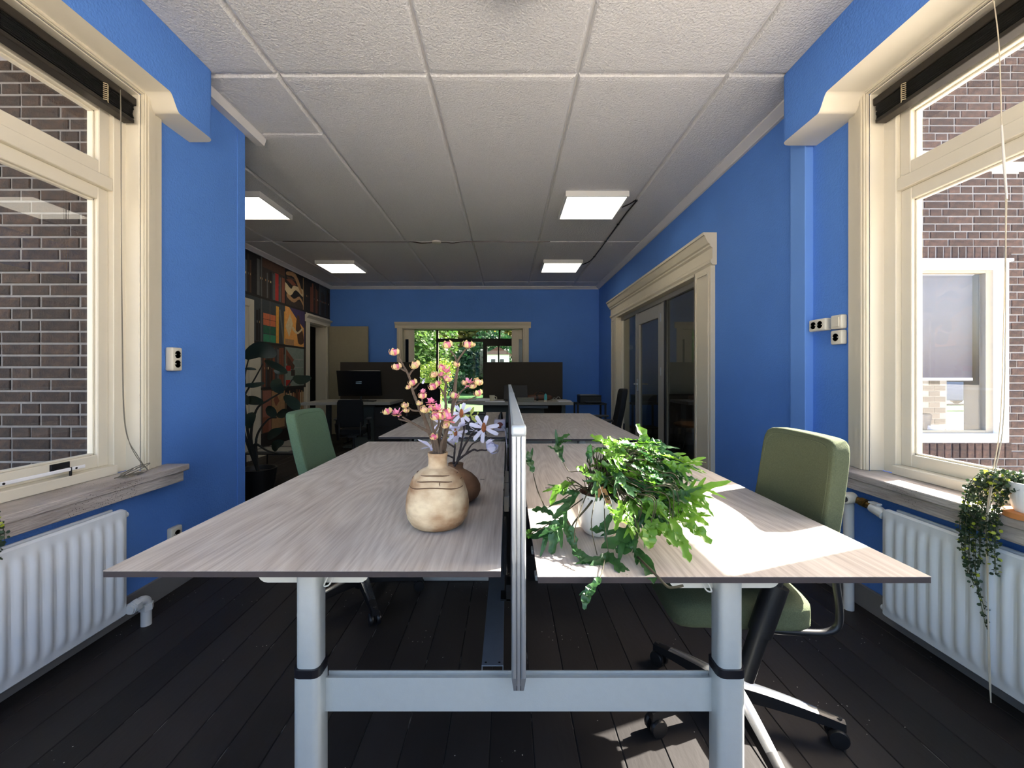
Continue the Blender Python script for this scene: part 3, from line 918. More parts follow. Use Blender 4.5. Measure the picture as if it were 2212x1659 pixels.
mu = thing('book_wallpaper', 'wallpaper mural printed with bookshelves and open books on the far left wall', 'mural', (XW, 6.9, 1.5))
def printm(n, c):
    return mat('print_' + n, c, .8, var=(24, .25))
INK = {k: printm(k, c) for k, c in dict(black=(30, 27, 25), shelf=(38, 33, 29), dark=(58, 48, 42), brown=(86, 60, 44), rust=(128, 74, 52), red=(168, 42, 34), grey=(98, 98, 94),
                                        slate=(60, 66, 68), tan=(170, 130, 88), cream=(206, 184, 142), orange=(206, 112, 72), green=(42, 98, 72), teal=(58, 140, 104), ochre=(214, 154, 58),
                                        glow=(226, 160, 84), dusk=(70, 58, 92), sage=(128, 140, 128), stone=(150, 150, 140), rose=(150, 96, 78)).items()}
NAMES = list(INK)
MATS = [INK[k] for k in NAMES]
zr = [2.84, 2.237, 1.598, .945, .29]
yc = [4.62, 5.25, 5.88, 6.52, 7.12, 7.71, 8.165]
prr = random.Random(5)
PX = XW + .0015
def cell(c, r, items, bgc, yend=None):
    """one printed panel: flat rectangles / polygons (u 0..1 along the wall, v 0..1 upwards)"""
    y0, y1, z1, z0 = yc[c], yend or yc[c + 1], zr[r], zr[r + 1]
    b = MB()
    b.add([(PX, y0, z0), (PX, y1, z0), (PX, y1, z1), (PX, y0, z1)], [(0, 1, 2, 3)], NAMES.index(bgc))
    e = 0
    for it in items:
        e += 1
        col, poly = it
        if len(poly) == 4 and not isinstance(poly[0], tuple):
            u0, u1, v0, v1 = poly
            poly = [(u0, v0), (u1, v0), (u1, v1), (u0, v1)]
        if len(poly) > 4:       # rounded print outline
            q_ = [Vector((p[0], p[1], 0)) for p in poly]
            n_ = len(q_)
            poly = []
            for i in range(n_):
                A, B_, C_, D_ = q_[i - 1], q_[i], q_[(i + 1) % n_], q_[(i + 2) % n_]
                for t in (0, .33, .66):
                    w = .5 * ((2 * B_) + (C_ - A) * t + (2 * A - 5 * B_ + 4 * C_ - D_) * t * t + (-A + 3 * B_ - 3 * C_ + D_) * t ** 3)
                    poly.append((min(1, max(0, w.x)), min(1, max(0, w.y))))
        vs_ = [(PX + .00012 * e, y0 + (y1 - y0) * p[0], z0 + (z1 - z0) * p[1]) for p in poly]
        b.add(vs_, [tuple(range(len(vs_)))], NAMES.index(col))
    b.build('printed_panel', MATS, mu, fix=False)
def books(cols, n, top=(.72, .92)):
    out = []
    u = .03
    while u < .95:
        w = prr.uniform(.55, 1.3) / n
        out.append((prr.choice(cols), (u, min(u + w * .9, .97), .06, prr.uniform(*top))))
        if prr.random() < .6:
            out.append((prr.choice(['tan', 'cream', 'rust', 'grey']), (u + w * .25, u + w * .65, .45, .5)))
        u += w
    return out
SH = ('shelf', (0, 1, 0, .05))
DIV = ('grey', (.0, .035, .05, 1))
dk = ['dark', 'brown', 'black', 'shelf', 'rust']
cell(0, 0, books(dk, 9) + [SH], 'black')
cell(1, 0, books(['dark', 'black', 'grey', 'brown'], 8) + [SH], 'black')
cell(2, 0, books(['black', 'slate', 'dark', 'grey'], 13, (.66, .74)) + [('brown', (.05, .98, .76, .98)), ('red', (.56, .70, .06, .74)), ('rust', (.84, .97, .06, .70)), SH, DIV], 'dark')
cell(3, 0, [('dark', (.05, 1, .05, .25)), ('tan', [(.1, .25), (.45, .16), (.75, .30), (.98, .14), (.98, .22), (.75, .38), (.45, .26), (.12, .36)]), ('cream', [(.0, .42), (.28, .32), (.55, .52), (.95, .40), (.98, .60), (.45, .62), (.3, .5), (.0, .62)]),
            ('rust', [(.05, .70), (.4, .60), (.6, .66), (.3, .78)]), ('tan', [(.08, .82), (.45, .84), (.8, .50), (.9, .54), (.55, .95), (.1, .92)]), ('brown', [(.1, .74), (.5, .76), (.55, .80), (.1, .80)]), SH, ('tan', (.95, .985, .05, .95))], 'black')
cell(4, 0, books(['brown', 'dark', 'shelf', 'rust'], 11) + [SH], 'black')
cell(5, 0, books(['slate', 'dark', 'black'], 10) + [SH, DIV], 'slate')
cell(1, 1, books(['slate', 'dark', 'black', 'grey'], 9) + [SH], 'slate')
cell(2, 1, [('orange', (.09, .34, .43, .70)), ('orange', (.36, .58, .43, .70)), ('shelf', (.09, .58, .56, .57)), ('green', (.09, .34, .25, .42)), ('green', (.36, .58, .25, .42)), ('teal', (.09, .34, .06, .23)), ('teal', (.36, .58, .06, .23)),
            ('ochre', (.60, .72, .06, .93)), ('grey', [(.73, .86), (.80, .88), (.97, .08), (.90, .06)]), ('ochre', (.95, 1.0, .06, .86)), ('grey', (.34, .36, .06, 1)), SH, DIV], 'slate')
cell(3, 1, [('dusk', [(.2, 1), (1, 1), (1, .55), (.6, .75)]), ('cream', [(.02, .5), (.25, .85), (.4, .6), (.2, .25)]), ('brown', [(.55, .5), (.62, .82), (.74, .84), (.8, .62), (.95, .42), (.98, .15), (.7, .12), (.62, .35)]),
            ('cream', [(.36, .47), (.62, .36), (.92, .5), (.9, .55), (.64, .42), (.4, .53)]), ('tan', (.0, .45, .04, .2)), SH], 'glow')
cell(4, 1, [('dusk', (.0, .5, .05, 1)), SH], 'shelf', 7.19)
cell(2, 2, books(['grey', 'slate', 'brown', 'rust', 'dark'], 10, (.8, .97)) + [SH, DIV], 'dark')
cell(3, 2, [('rust', [(.05, .95), (.45, .7), (.3, .55), (.05, .6)]), ('brown', [(.1, .8), (.5, .55), (.42, .45), (.1, .5)]), ('red', (.04, .28, .42, .55)), ('dark', (.3, .5, .3, .45)), ('stone', (.5, .97, .70, .73)), ('stone', (.5, .97, .5, .52)), ('red', (.04, .26, .06, .2)), SH], 'sage')
cell(4, 2, [SH], 'dark', 7.19)
cell(2, 3, [('rose', (.08, .4, .06, .98)), ('tan', (.42, .98, .1, .96)), ('rust', [(.5, .75), (.6, .9), (.75, .72), (.6, .6)]), ('rust', (.08, .3, .06, .4)), SH, DIV], 'brown')
cell(3, 3, books(['tan', 'rust', 'brown', 'cream'], 14, (.86, .97)) + [('black', (.05, .5, .06, .7)), SH], 'black')
b = MB()
b.add([(PX, yc[2], .12), (PX, 7.19, .12), (PX, 7.19, zr[4]), (PX, yc[2], zr[4])], [(0, 1, 2, 3)])
b.build('printed_border', INK['shelf'], mu, fix=False)

# ------------------------------------------------------------------ ceiling lamps and wiring
LED = mat('led_panel', (255, 246, 226), .4, emit=3.2)
LFR = mat('white_lamp_frame', (206, 206, 204), .4)
for i, (x, y, lab) in enumerate(((.841, 4.18, 'square white ceiling lamp nearest on the right half of the ceiling'), (.835, 6.52, 'square white ceiling lamp further back, before the blue back wall on the right'),
                                 (-2.61, 4.19, 'square white ceiling lamp half hidden by the end of the left blue wall'), (-2.60, 6.555, 'square white ceiling lamp above the book wallpaper'))):
    t = thing('ceiling_lamp', lab, 'lamp', (x, y, ZC), 'square ceiling lamps')
    b = MB()
    h = .297
    for d in ((x - h, x + h, y - h, y - h + .018), (x - h, x + h, y + h - .018, y + h), (x - h, x - h + .018, y - h + .018, y + h - .018), (x + h - .018, x + h, y - h + .018, y + h - .018)):
        b.box(d[0], d[1], d[2], d[3], ZC - .054, ZC)
    b.box(x - h + .018, x + h - .018, y - h + .018, y + h - .018, ZC - .012, ZC)
    b.build('frame', LFR, t, bevel=.002)
    one_box('diffuser', LED, (x - h + .018, x + h - .018, y - h + .018, y + h - .018, ZC - .050, ZC - .044), t, bevel=0)
t = thing('round_ceiling_lamp', 'round white ceiling lamp cut off by the top of the picture', 'lamp', (0, 1.62, ZC))
b = MB(); b.lathe([(.21, ZC), (.21, ZC - .05), (.20, ZC - .075)], (0, 1.62, 0), 40); b.build('base', mat('lamp_rim', (150, 148, 144), .5), t)
b = MB(); b.lathe([(.198, ZC - .07), (.17, ZC - .085), (0, ZC - .095)], (0, 1.62, 0), 40); b.build('cover', LFR, t)

WIRE = mat('dark_red_flex', (52, 20, 22), .5)
zc_ = ZC - .004
b = MB()
b.tube(bez([(1.137, 4.24, zc_ - .02), (1.22, 4.19, zc_), (1.268, 4.08, zc_ - .003), (1.262, 4.4, zc_), (1.262, 4.75, zc_), (1.266, 5.38, zc_), (1.262, 6.1, zc_), (1.23, 6.36, zc_), (1.132, 6.45, zc_ - .02)], 10), .007)
for p in ((1.268, 4.10), (1.262, 4.75), (1.265, 5.36), (1.262, 6.05)):
    b.ball = None
    b.lathe([(0, -.013), (.013, -.01), (.016, 0)], (p[0], p[1], ZC), 8)
tag(b.build('lamp_cable', mat('black_flex', (22, 16, 16), .5)), 'dark cable running along a ceiling joint between the two right lamps', 'cable')
b = MB()
y = 5.375
for q in (0, 1):
    b.tube(bez([(-2.9, y, ZC + .002), (-2.17, y, ZC - .004), (-1.32, y, ZC - .004), (-1.25, y - .01, ZC - .006), (-1.17, y - .05 - .03 * q, ZC - .03), (-1.09, y - .07 - .03 * q, ZC - .045 - .006 * q), (-1.0, y - .04, ZC - .03), (-.955, y, ZC - .012)], 8), .004, 6)
    b.tube(bez([(-.87, y, ZC - .012), (-.79, y - .03, ZC - .02), (-.70, y - .04 - .02 * q, ZC - .034 - .006 * q), (-.60, y - .02, ZC - .012), (-.52, y, ZC - .003), (-.44, y, ZC - .003), (.42, y, ZC - .004), (.55, y, ZC)], 8), .004, 6)
tag(b.build('joint_cable', WIRE), 'thin dark red cables sagging from the ceiling joint beside a junction cap', 'cable')
b = MB(); b.lathe([(.062, ZC), (.058, ZC - .018), (.04, ZC - .024), (0, ZC - .025)], (-.912, 5.375, 0), 24)
tag(b.build('junction_cap', mat('pale_cap', (190, 186, 178), .5)), 'round pale junction cap on the ceiling where two cables meet', 'ceiling cap')

# ------------------------------------------------------------------ sockets and switch
SOCK = mat('ivory_socket_plastic', (216, 210, 194), .35)
HOLE = mat('socket_recess', (70, 66, 60), .5)
def socket(name, label, s, X0, yc_, zc2, kinds, vertical, group=None, depth=.042, w=.068):
    t = thing(name, label, 'switch' if kinds == ['switch'] else 'socket', (X0, yc_, zc2), group)
    n = len(kinds)
    hy, hz = (w / 2, w / 2 * n * .78 + .01) if vertical else (w / 2 * n * .78 + .01, w / 2)
    if n == 1:
        hy = hz = w / 2 + .004
    b = MB(); b.box(X0, X0 - s * depth, yc_ - hy, yc_ + hy, zc2 - hz, zc2 + hz)
    b.build('housing', SOCK, t, bevel=.008, seg=3, smooth=40)
    for i, kd in enumerate(kinds):
        off = (i - (n - 1) / 2) * w * .74
        cy, cz = (yc_, zc2 + off) if vertical else (yc_ + off, zc2)
        b = MB()
        if kd == 'socket':
            xs = X0 - s * (depth + .0006)
            b.lathe([(.0215, 0), (.0215, -s * .001), (.0205, -s * .001)], (xs, cy, cz), 24, axis='x')
            b.lathe([(.0205, -s * .0012), (0, -s * .0012)], (xs, cy, cz), 24, axis='x', m=1)
            for dz in (-.0095, .0095):
                b.lathe([(.003, -s * .0014), (0, -s * .0014)], (xs, cy, cz + dz), 8, axis='x', m=2)
            b.box(xs - s * .0012, xs - s * .004, cy - .019, cy - .014, cz - .003, cz + .003, 0)
            b.box(xs - s * .0012, xs - s * .004, cy + .014, cy + .019, cz - .003, cz + .003, 0)
            b.build('outlet', [SOCK, mat('outlet_well', (150, 142, 126), .5), BLACK], t)
        else:
            b.box(X0 - s * depth, X0 - s * (depth + .006), cy - .026, cy + .026, cz - .026, cz + .026)
            b.build('rocker', SOCK, t, bevel=.003, seg=2)
    return t
socket('double_socket', 'vertical double wall socket on the left blue wall beside the window', -1, XL, 2.247, 1.25, ['socket', 'socket'], True)
socket('wall_socket', 'low single socket on the left blue wall under the sill end', -1, XL, 2.26, .305, ['socket'], True, depth=.03)
socket('double_socket', 'horizontal double wall socket on the right blue wall', 1, XR, 2.362, 1.447, ['socket', 'socket'], False)
socket('light_switch', 'ivory light switch above the single socket on the right wall', 1, XR, 2.235, 1.449, ['switch'], True, depth=.034)
socket('wall_socket', 'single socket right below the light switch on the right wall', 1, XR, 2.235, 1.367, ['socket'], True, depth=.034)

# ------------------------------------------------------------------ radiators
RADP = mat('white_radiator_enamel', (216, 220, 224), .4, var=(4, .03))
def radiator(label, s, xf, yend):
    t = thing('panel_radiator', label, 'radiator', (xf, 1.2, .09))
    z0, z1, y1, y0 = .09, .572, yend, -.30
    pitch = .0482
    th = .014
    ny = []
    y = y1 - .036
    ribs = []
    while y > y0 + .03:
        ribs.append(y); y -= pitch
    ys = sorted(set([y1, y1 - .006, y1 - .014] + [r + o_ for r in ribs for o_ in (-.019, -.0135, -.007, 0, .007, .0135, .019)] + [y0]), reverse=True)
    zs = [z0, z0 + .008, z0 + .035, z0 + .048, z0 + .062, z0 + .085, (z0 + z1) / 2, z1 - .085, z1 - .062, z1 - .048, z1 - .035, z1 - .008, z1]
    def dep(yy, zz):
        d = 0
        for r in ribs:
            q = abs(yy - r)
            if q < .018:
                d = max(d, math.cos(q / .018 * math.pi / 2) ** .8)
        e = min(zz - z0, z1 - zz)
        d *= min(1, max(0, (e - .035) / .05)) ** .6
        edge = min(min(y1 - yy, e) / .014, 1)
        return .012 * d - .010 * (1 - math.sqrt(max(0, 1 - (1 - edge) ** 2)))
    b = MB()
    for yy in ys:
        for zz in zs:
            zq = zz
            # rounded corners of the panel outline
            rc = .03
            dy = rc - (y1 - yy)
            if dy > 0:
                lim = rc - math.sqrt(max(0, rc * rc - dy * dy))
                zq = min(max(zz, z0 + lim), z1 - lim)
            b.v.append(Vector((xf - s * dep(yy, zz), yy, zq)))
    n = len(zs)
    for i in range(len(ys) - 1):
        for j in range(n - 1):
            b.f.append([i * n + j, i * n + j + 1, (i + 1) * n + j + 1, (i + 1) * n + j]); b.m.append(0); b.sm.append(True)
    # back side and edge
    k = len(b.v)
    loop = [0 * n + j for j in range(n)]
    for j in range(n):
        v = b.v[j]; b.v.append(Vector((xf + s * th, v.y, v.z)))
    for j in range(n - 1):
        b.f.append([j, j + 1, k + j + 1, k + j]); b.m.append(0); b.sm.append(True)
    for (zz, jj) in ((z0, 0), (z1, n - 1)):
        kk = len(b.v)
        for i in range(len(ys)):
            v = b.v[i * n + jj]; b.v.append(Vector((xf + s * th, v.y, v.z)))
        for i in range(len(ys) - 1):
            b.f.append([i * n + jj, (i + 1) * n + jj, kk + i + 1, kk + i]); b.m.append(0); b.sm.append(True)
    b.build('front_panel', RADP, t, fix=False)
    bb = MB(); bb.box(xf + s * .048, xf + s * .062, y0, y1 - .02, z0 + .004, z1 - .002)
    bb.build('rear_panel', RADP, t, bevel=.005, seg=2)
    bb = MB()
    for yy in [y0 + .05 + .045 * q for q in range(int((y1 - y0 - .1) / .045))]:
        bb.box(xf + s * .016, xf + s * .047, yy, yy + .002, z0 + .05, z1 - .05)
    bb.build('fins', RADP, t, kind='stuff')
    bb = MB()
    for zz in (z0 + .03, z1 - .035):
        bb.tube([(xf + s * .02, y1 - .05, zz), (xf + s * .02, y1 + .012, zz)], .013, 12)
    bb.build('end_plug', RADP, t)
    bb = MB()
    for yy in (y1 - .25, y0 + .3):
        bb.box(xf + s * .062, xf + s * .110, yy, yy + .03, z0 + .1, z1 - .06)
    bb.build('bracket', RADP, t)
    return t
rl = radiator('white ribbed panel radiator under the left window sill', -1, -1.70, 1.868)
rr_ = radiator('white ribbed panel radiator under the right window sill', 1, 1.675, 1.868)
# left foot valve (child of the radiator)
b = MB()
b.tube(bez([(-1.69, 1.86, .115), (-1.69, 1.90, .118), (-1.688, 1.925, .122), (-1.686, 1.942, .112), (-1.686, 1.945, .09), (-1.686, 1.945, 0.0)]), .021, 14)
b.tube([(-1.69, 1.878, .116), (-1.69, 1.902, .119)], .029, 6); b.tube([(-1.686, 1.945, .072), (-1.686, 1.945, .10)], .029, 6)
b.tube([(-1.69, 1.868, .115), (-1.69, 1.880, .115)], .025, 12)
b.build('foot_valve', mat('painted_pipe', (196, 198, 198), .45), rl)
# right: thermostatic valve, brass fitting and riser pipe
PIPE = mat('white_pipe_paint', (208, 208, 206), .5)
b = MB(); b.tube(bez([(1.70, 2.075, 0), (1.70, 2.075, .28), (1.70, 2.075, .50), (1.70, 2.07, .545), (1.70, 2.04, .56)]), .0225, 14)
b.build('riser_pipe', PIPE, rr_)
b = MB(); b.tube([(1.695, 2.04, .56), (1.693, 1.985, .559), (1.692, 1.96, .558)], .017, 12); b.tube([(1.693, 1.99, .559), (1.693, 1.965, .558)], .022, 6)
b.tube([(1.692, 1.955, .557), (1.69, 1.925, .552)], .015, 10)
b.build('brass_fitting', mat('tarnished_brass', (120, 92, 46), .4, metal=.8), rr_)
b = MB(); b.tube([(1.69, 1.93, .552), (1.69, 1.90, .548), (1.69, 1.868, .537)], [.022, .024, .022], 12); b.tube([(1.69, 1.905, .56), (1.69, 1.905, .575)], .012)
b.box(1.675, 1.70, 1.89, 1.935, .573, .580)
b.build('union', PIPE, rr_)
b = MB()
b.lathe([(.0, .068), (.012, .068), (.022, .066), (.0265, .058), (.0285, .02), (.026, 0), (.018, -.006)], (0, 0, 0), 24, m=0)
b.lathe([(.015, .0685), (.0, .0686)], (0, 0, 0), 16, m=1)
b.move(0, Matrix.Translation((1.693, 2.045, .565)) @ Matrix.Rotation(math.radians(-90), 4, 'Y') @ Matrix.Rotation(math.radians(25), 4, 'X'))
b.build('thermostat_knob', [mat('knob_ivory', (222, 214, 196), .4), mat('knob_disc', (60, 58, 60), .5)], rr_)

# ------------------------------------------------------------------ black venetian blinds drawn up at the window heads
BLD = mat('black_blind_slat', (17, 16, 17), .5, spec=.25)
RAIL = mat('dark_blind_rail', (44, 40, 35), .5, spec=.3)
TAPE = mat('beige_ladder_cord', (186, 172, 142), .8)
def blind(label, s, X0, yend):
    x0, x1 = X0 + s * .005, X0 + s * .058
    t = thing('venetian_blind', label, 'blind', (x0, 1.3, 2.48))
    y0, y1 = .45, yend
    one_box('head_rail', RAIL, (x0, x1, y0, y1, 2.488, 2.525), t, bevel=.003)
    b = MB()
    zz = 2.420
    for k in range(14):
        w = R.uniform(-.0015, .0015)
        b.box(x0 + s * .002 + w, x1 - s * .002 + w, y0 + .01 + R.uniform(0, .006), y1 - .012 - R.uniform(0, .008), zz, zz + .0026)
        zz += .0045
    b.build('slat_stack', BLD, t, kind='stuff')
    one_box('bottom_rail', RAIL, (x0, x1, y0 + .01, y1 - .012, 2.396, 2.416), t, bevel=.004, seg=2)
    for yy in (y1 - .16, y1 - .62, y1 - 1.1):
        b = MB()
        for k in range(9):
            z = 2.412 + .009 * k
            b.tube(bez([(x0 - s * .001, yy - .012, z), (x0 - s * .008, yy, z + .003), (x0 - s * .001, yy + .012, z - .002)], 3), .0022, 5)
        b.build('ladder_cord', TAPE, t)
    return t
bl_l = blind('black venetian blind drawn up at the left window head', -1, XL, 2.052)
bl_r = blind('black venetian blind drawn up at the right window head', 1, XR, 2.052)
# left blind cord hanging down to a tangle on the sill
CORD = mat('grey_cord', (118, 112, 100), .8)
CORD2 = mat('beige_cord', (196, 186, 166), .8)
b = MB()
b.tube(bez([(-1.816, 1.955, 2.50), (-1.812, 1.955, 2.35), (-1.814, 1.957, 1.9), (-1.812, 1.962, 1.35), (-1.812, 1.97, 1.0), (-1.806, 1.985, .86), (-1.795, 2.01, .78), (-1.780, 2.04, .72), (-1.768, 2.045, .698), (-1.76, 2.0, .695), (-1.765, 1.93, .695)], 8), .0016, 6)
b.tube(bez([(-1.811, 1.95, 2.5), (-1.809, 1.951, 2.0), (-1.808, 1.955, 1.3), (-1.806, 1.968, .92), (-1.79, 2.02, .77), (-1.772, 2.055, .697)], 8), .0016, 6)
b.build('pull_cord', CORD, bl_l)
b = MB()
q = random.Random(4)
cxy = (-1.765, 1.965)
for k in range(7):
    pts = []
    a0 = q.uniform(0, 6.28)
    ry_, rx_ = q.uniform(.03, .075), q.uniform(.012, .03)
    dx, dy = q.uniform(-.012, .012), q.uniform(-.03, .03)
    lift = q.uniform(.02, .055) if k < 4 else q.uniform(0, .006)
    for j in range(10):
        a = a0 + j / 9 * q.uniform(5.2, 6.6)
        pts.append((cxy[0] + dx + rx_ * math.cos(a), cxy[1] + dy + ry_ * math.sin(a), .6945 + lift * (.5 + .5 * math.sin(a + 1))))
    b.tube(bez(pts, 4), .0018, 5)
b.build('cord_tangle', CORD, bl_l)
# right blind: tassel cord
b = MB()
b.tube(bez([(1.775, 1.52, 2.53), (1.770, 1.50, 2.35), (1.768, 1.49, 2.05)], 6), 0.0017, 6)
b.tube(bez([(1.768, 1.475, 1.80), (1.764, 1.48, 1.4), (1.745, 1.475, 1.0), (1.69, 1.455, .80), (1.655, 1.44, .66), (1.652, 1.435, .5), (1.650, 1.425, .2), (1.648, 1.42, .05)], 8), 0.0017, 6)
b.tube(bez([(1.768, 1.478, 1.80), (1.760, 1.472, 1.4), (1.74, 1.462, 1.0), (1.688, 1.448, .80), (1.653, 1.434, .66), (1.650, 1.43, .5), (1.649, 1.428, .2), (1.648, 1.42, .05)], 8), .0018, 6)
b.build('pull_cord', CORD2, bl_r)
b = MB(); b.tube([(1.768, 1.49, 2.06), (1.768, 1.483, 1.92), (1.768, 1.475, 1.79)], [.0028, .004, .0028], 10)
b.build('cord_tassel', mat('pale_tassel', (216, 212, 206), .7), bl_r)

# ------------------------------------------------------------------ bench desks
def wood_desk():
    m = bpy.data.materials.new('pale_ash_laminate')
    m.use_nodes = True
    n, l = m.node_tree.nodes, m.node_tree.links
    b = n['Principled BSDF']
    b.inputs['Roughness'].default_value = .48
    b.inputs['Specular IOR Level'].default_value = .35
    tc = n.new('ShaderNodeTexCoord')
    def mp(sc):
        q = n.new('ShaderNodeMapping'); q.inputs['Scale'].default_value = sc
        l.new(tc.outputs['Object'], q.inputs['Vector']); return q
    wn_ = n.new('ShaderNodeTexNoise'); wn_.inputs['Scale'].default_value = 2.6; wn_.inputs['Detail'].default_value = 1.0; wn_.inputs['Roughness'].default_value = .35
    l.new(mp((1.6, .30, 1)).outputs[0], wn_.inputs['Vector'])
    wm = n.new('ShaderNodeMath'); wm.operation = 'MULTIPLY'; wm.inputs[1].default_value = 46; l.new(wn_.outputs['Fac'], wm.inputs[0])
    wv = n.new('ShaderNodeMath'); wv.operation = 'PINGPONG'; wv.inputs[1].default_value = 1.0; l.new(wm.outputs[0], wv.inputs[0])
    nz = n.new('ShaderNodeTexNoise'); nz.inputs['Scale'].default_value = 170; nz.inputs['Detail'].default_value = 3
    l.new(mp((1, .035, 1)).outputs[0], nz.inputs['Vector'])
    n2 = n.new('ShaderNodeTexNoise'); n2.inputs['Scale'].default_value = 5; n2.inputs['Detail'].default_value = 2
    l.new(mp((1, .3, 1)).outputs[0], n2.inputs['Vector'])
    a1 = n.new('ShaderNodeMath'); a1.operation = 'MULTIPLY_ADD'; a1.inputs[1].default_value = .15
    l.new(wv.outputs[0], a1.inputs[0])
    a0 = n.new('ShaderNodeMath'); a0.operation = 'MULTIPLY_ADD'; a0.inputs[1].default_value = .55; a0.inputs[2].default_value = .05
    l.new(nz.outputs['Fac'], a0.inputs[0]); l.new(a0.outputs[0], a1.inputs[2])
    a2 = n.new('ShaderNodeMath'); a2.operation = 'MULTIPLY_ADD'; a2.inputs[1].default_value = .35
    l.new(n2.outputs['Fac'], a2.inputs[0]); l.new(a1.outputs[0], a2.inputs[2])
    cr = n.new('ShaderNodeValToRGB')
    cr.color_ramp.elements[0].position = .28; cr.color_ramp.elements[0].color = lin((150, 137, 127))
    cr.color_ramp.elements[1].position = .80; cr.color_ramp.elements[1].color = lin((208, 200, 190))
    l.new(a2.outputs[0], cr.inputs[0]); l.new(cr.outputs[0], b.inputs['Base Color'])
    bp = n.new('ShaderNodeBump'); bp.inputs['Strength'].default_value = .25; bp.inputs['Distance'].default_value = .0006
    l.new(a1.outputs[0], bp.inputs['Height']); l.new(bp.outputs[0], b.inputs['Normal'])
    return m
DESK = wood_desk()
EDGE = mat('dark_laminate_edge', (52, 46, 48), .5, var=(60, .2))
STEEL = mat('silver_powder_coat', (200, 203, 198), .42, metal=.35, var=(60, .04), bump=(300, .05))
COLLAR = mat('black_leg_collar', (16, 15, 22), .4)
TRIMW = mat('white_bracket', (214, 212, 200), .4)

def bench(name, label, Y0, L, zl, zr, group):
    t = thing(name, label, 'desk', (.02, Y0 + L / 2, 0), group)
    Y1 = Y0 + L
    for (x0, x1, z) in ((-.822, -.0135, zl), (.062, .862, zr)):
        b = MB()
        b.box(x0, x1, Y0, Y1, z - .0012, z, 0)
        b.box(x0 + .0004, x1 - .0004, Y0 + .0004, Y1 - .0004, z - .0135, z - .0012, 1)
        b.build('desktop', [DESK, EDGE], t)
    for (lc, dx0, dx1, z) in ((-.435, -.025, .025, zl), (.486, -.026, .026, zr)):
        for (ya, sg) in ((Y0 + .053, 1), (Y1 - .103, 1)):
            def rr4(x0, x1, y0, y1, r=.014):
                out = []
                for (cx_, cy_, a0) in ((x1 - r, y1 - r, 0), (x0 + r, y1 - r, 90), (x0 + r, y0 + r, 180), (x1 - r, y0 + r, 270)):
                    for k in range(5):
                        a = math.radians(a0 + 22.5 * k)
                        out.append((cx_ + r * math.cos(a), cy_ + r * math.sin(a)))
                return out
            b = MB(); b.prism(rr4(lc + dx0, lc + dx1, ya, ya + .05), 'z', .50, z - .0135, smooth=True)
            lg = b.build('leg', STEEL, t)
            b = MB(); b.prism(rr4(lc + dx0 - .004, lc + dx1 + .004, ya - .004, ya + .054, .016), 'z', .03, .514, smooth=True)
            b.build('lower_tube', STEEL, lg)
            b = MB(); b.prism(rr4(lc + dx0 - .005, lc + dx1 + .005, ya - .005, ya + .055, .017), 'z', .514, .532, smooth=True)
            b.build('collar', COLLAR, lg)
            b = MB(); b.box(lc - .33, lc + .33, ya - .012, ya + .062, 0, .03)
            b.build('foot', STEEL, lg, bevel=.006, seg=2)
            # rounded support plate under the top
            pz = z - .0135
            pts = [(lc - .125, pz), (lc - .125, pz - .030)]
            for k in range(5):
                a = math.pi + math.pi / 2 * k / 4
                pts.append((lc - .125 + .022 + .022 * math.cos(a), pz - .032 + .022 * math.sin(a)))
            for k in range(5):
                a = -math.pi / 2 + math.pi / 2 * k / 4
                pts.append((lc + .125 - .022 + .022 * math.cos(a), pz - .032 + .022 * math.sin(a)))
            pts.append((lc + .125, pz))
            b = MB(); b.prism(pts, 'y', ya + .034, ya + .06)
            b.build('support_plate', TRIMW, t)
        # hanging cable clip by the near leg
        cxp = lc + .04 if lc < 0 else lc - .045
        sg = 1 if lc < 0 else -1
        b = MB()
        b.tube(bez([(cxp + sg * .014, Y0 + .08, z - .022), (cxp + sg * .018, Y0 + .075, z - .03), (cxp + sg * .004, Y0 + .072, z - .062), (cxp - sg * .008, Y0 + .072, z - .068), (cxp - sg * .008, Y0 + .075, z - .060), (cxp + sg * .008, Y0 + .08, z - .028), (cxp + sg * .014, Y0 + .082, z - .022)], 6), .0018, 6)
        b.build('cable_clip', TRIMW, t)
    for yb in (Y0 + .083, Y1 - .105):
        b = MB()
        b.box(-.408, .460, yb, yb + .003, .417, .492); b.box(-.408, .460, yb + .003, yb + .024, .417, .420); b.box(-.408, .460, yb + .021, yb + .024, .417, .492); b.box(-.408, .460, yb + .003, yb + .021, .480, .483)
        b.build('crossbeam', STEEL, t)
    b = MB()
    for d in ((-.059, -.0095, .500, .503), (-.059, -.0575, .478, .500), (-.011, -.0095, .478, .500)):
        b.box(d[0], d[1], Y0 + .108, Y1 - .09, d[2], d[3])
    rail = b.build('cable_channel', mat('galvanised_channel', (150, 158, 170), .35, metal=.7, var=(20, .15)), t)
    b = MB()
    for x in (-.050, -.0185):
        b.lathe([(.0028, 0), (0, .0003)], (x, Y0 + .117, .5031), 10)
    b.build('screw_hole', BLACK, rail)
    b = MB(); b.tube(bez([(-.250, Y0 + .03, zl - .011), (-.243, Y0 + .03, zl - .0145), (-.23, Y0 + .03, zl - .0155), (-.14, Y0 + .03, zl - .0155), (-.127, Y0 + .03, zl - .0145), (-.12, Y0 + .03, zl - .011)], 4), .0012, 6)
    b.box(-.24, -.13, Y0 + .032, Y0 + .10, zl - .015, zl - .0112)
    b.build('handset_bracket', TRIMW, t)
    # small cable holes in the tops
    b = MB()
    for (x, y, z) in ((-.095, Y0 + .735, zl), (.145, Y0 + .66, zr)):
        b.box(x - .008, x + .008, y - .004, y + .004, z + .0001, z + .0004)
    b.build('cable_slot', BLACK, t)
    return t
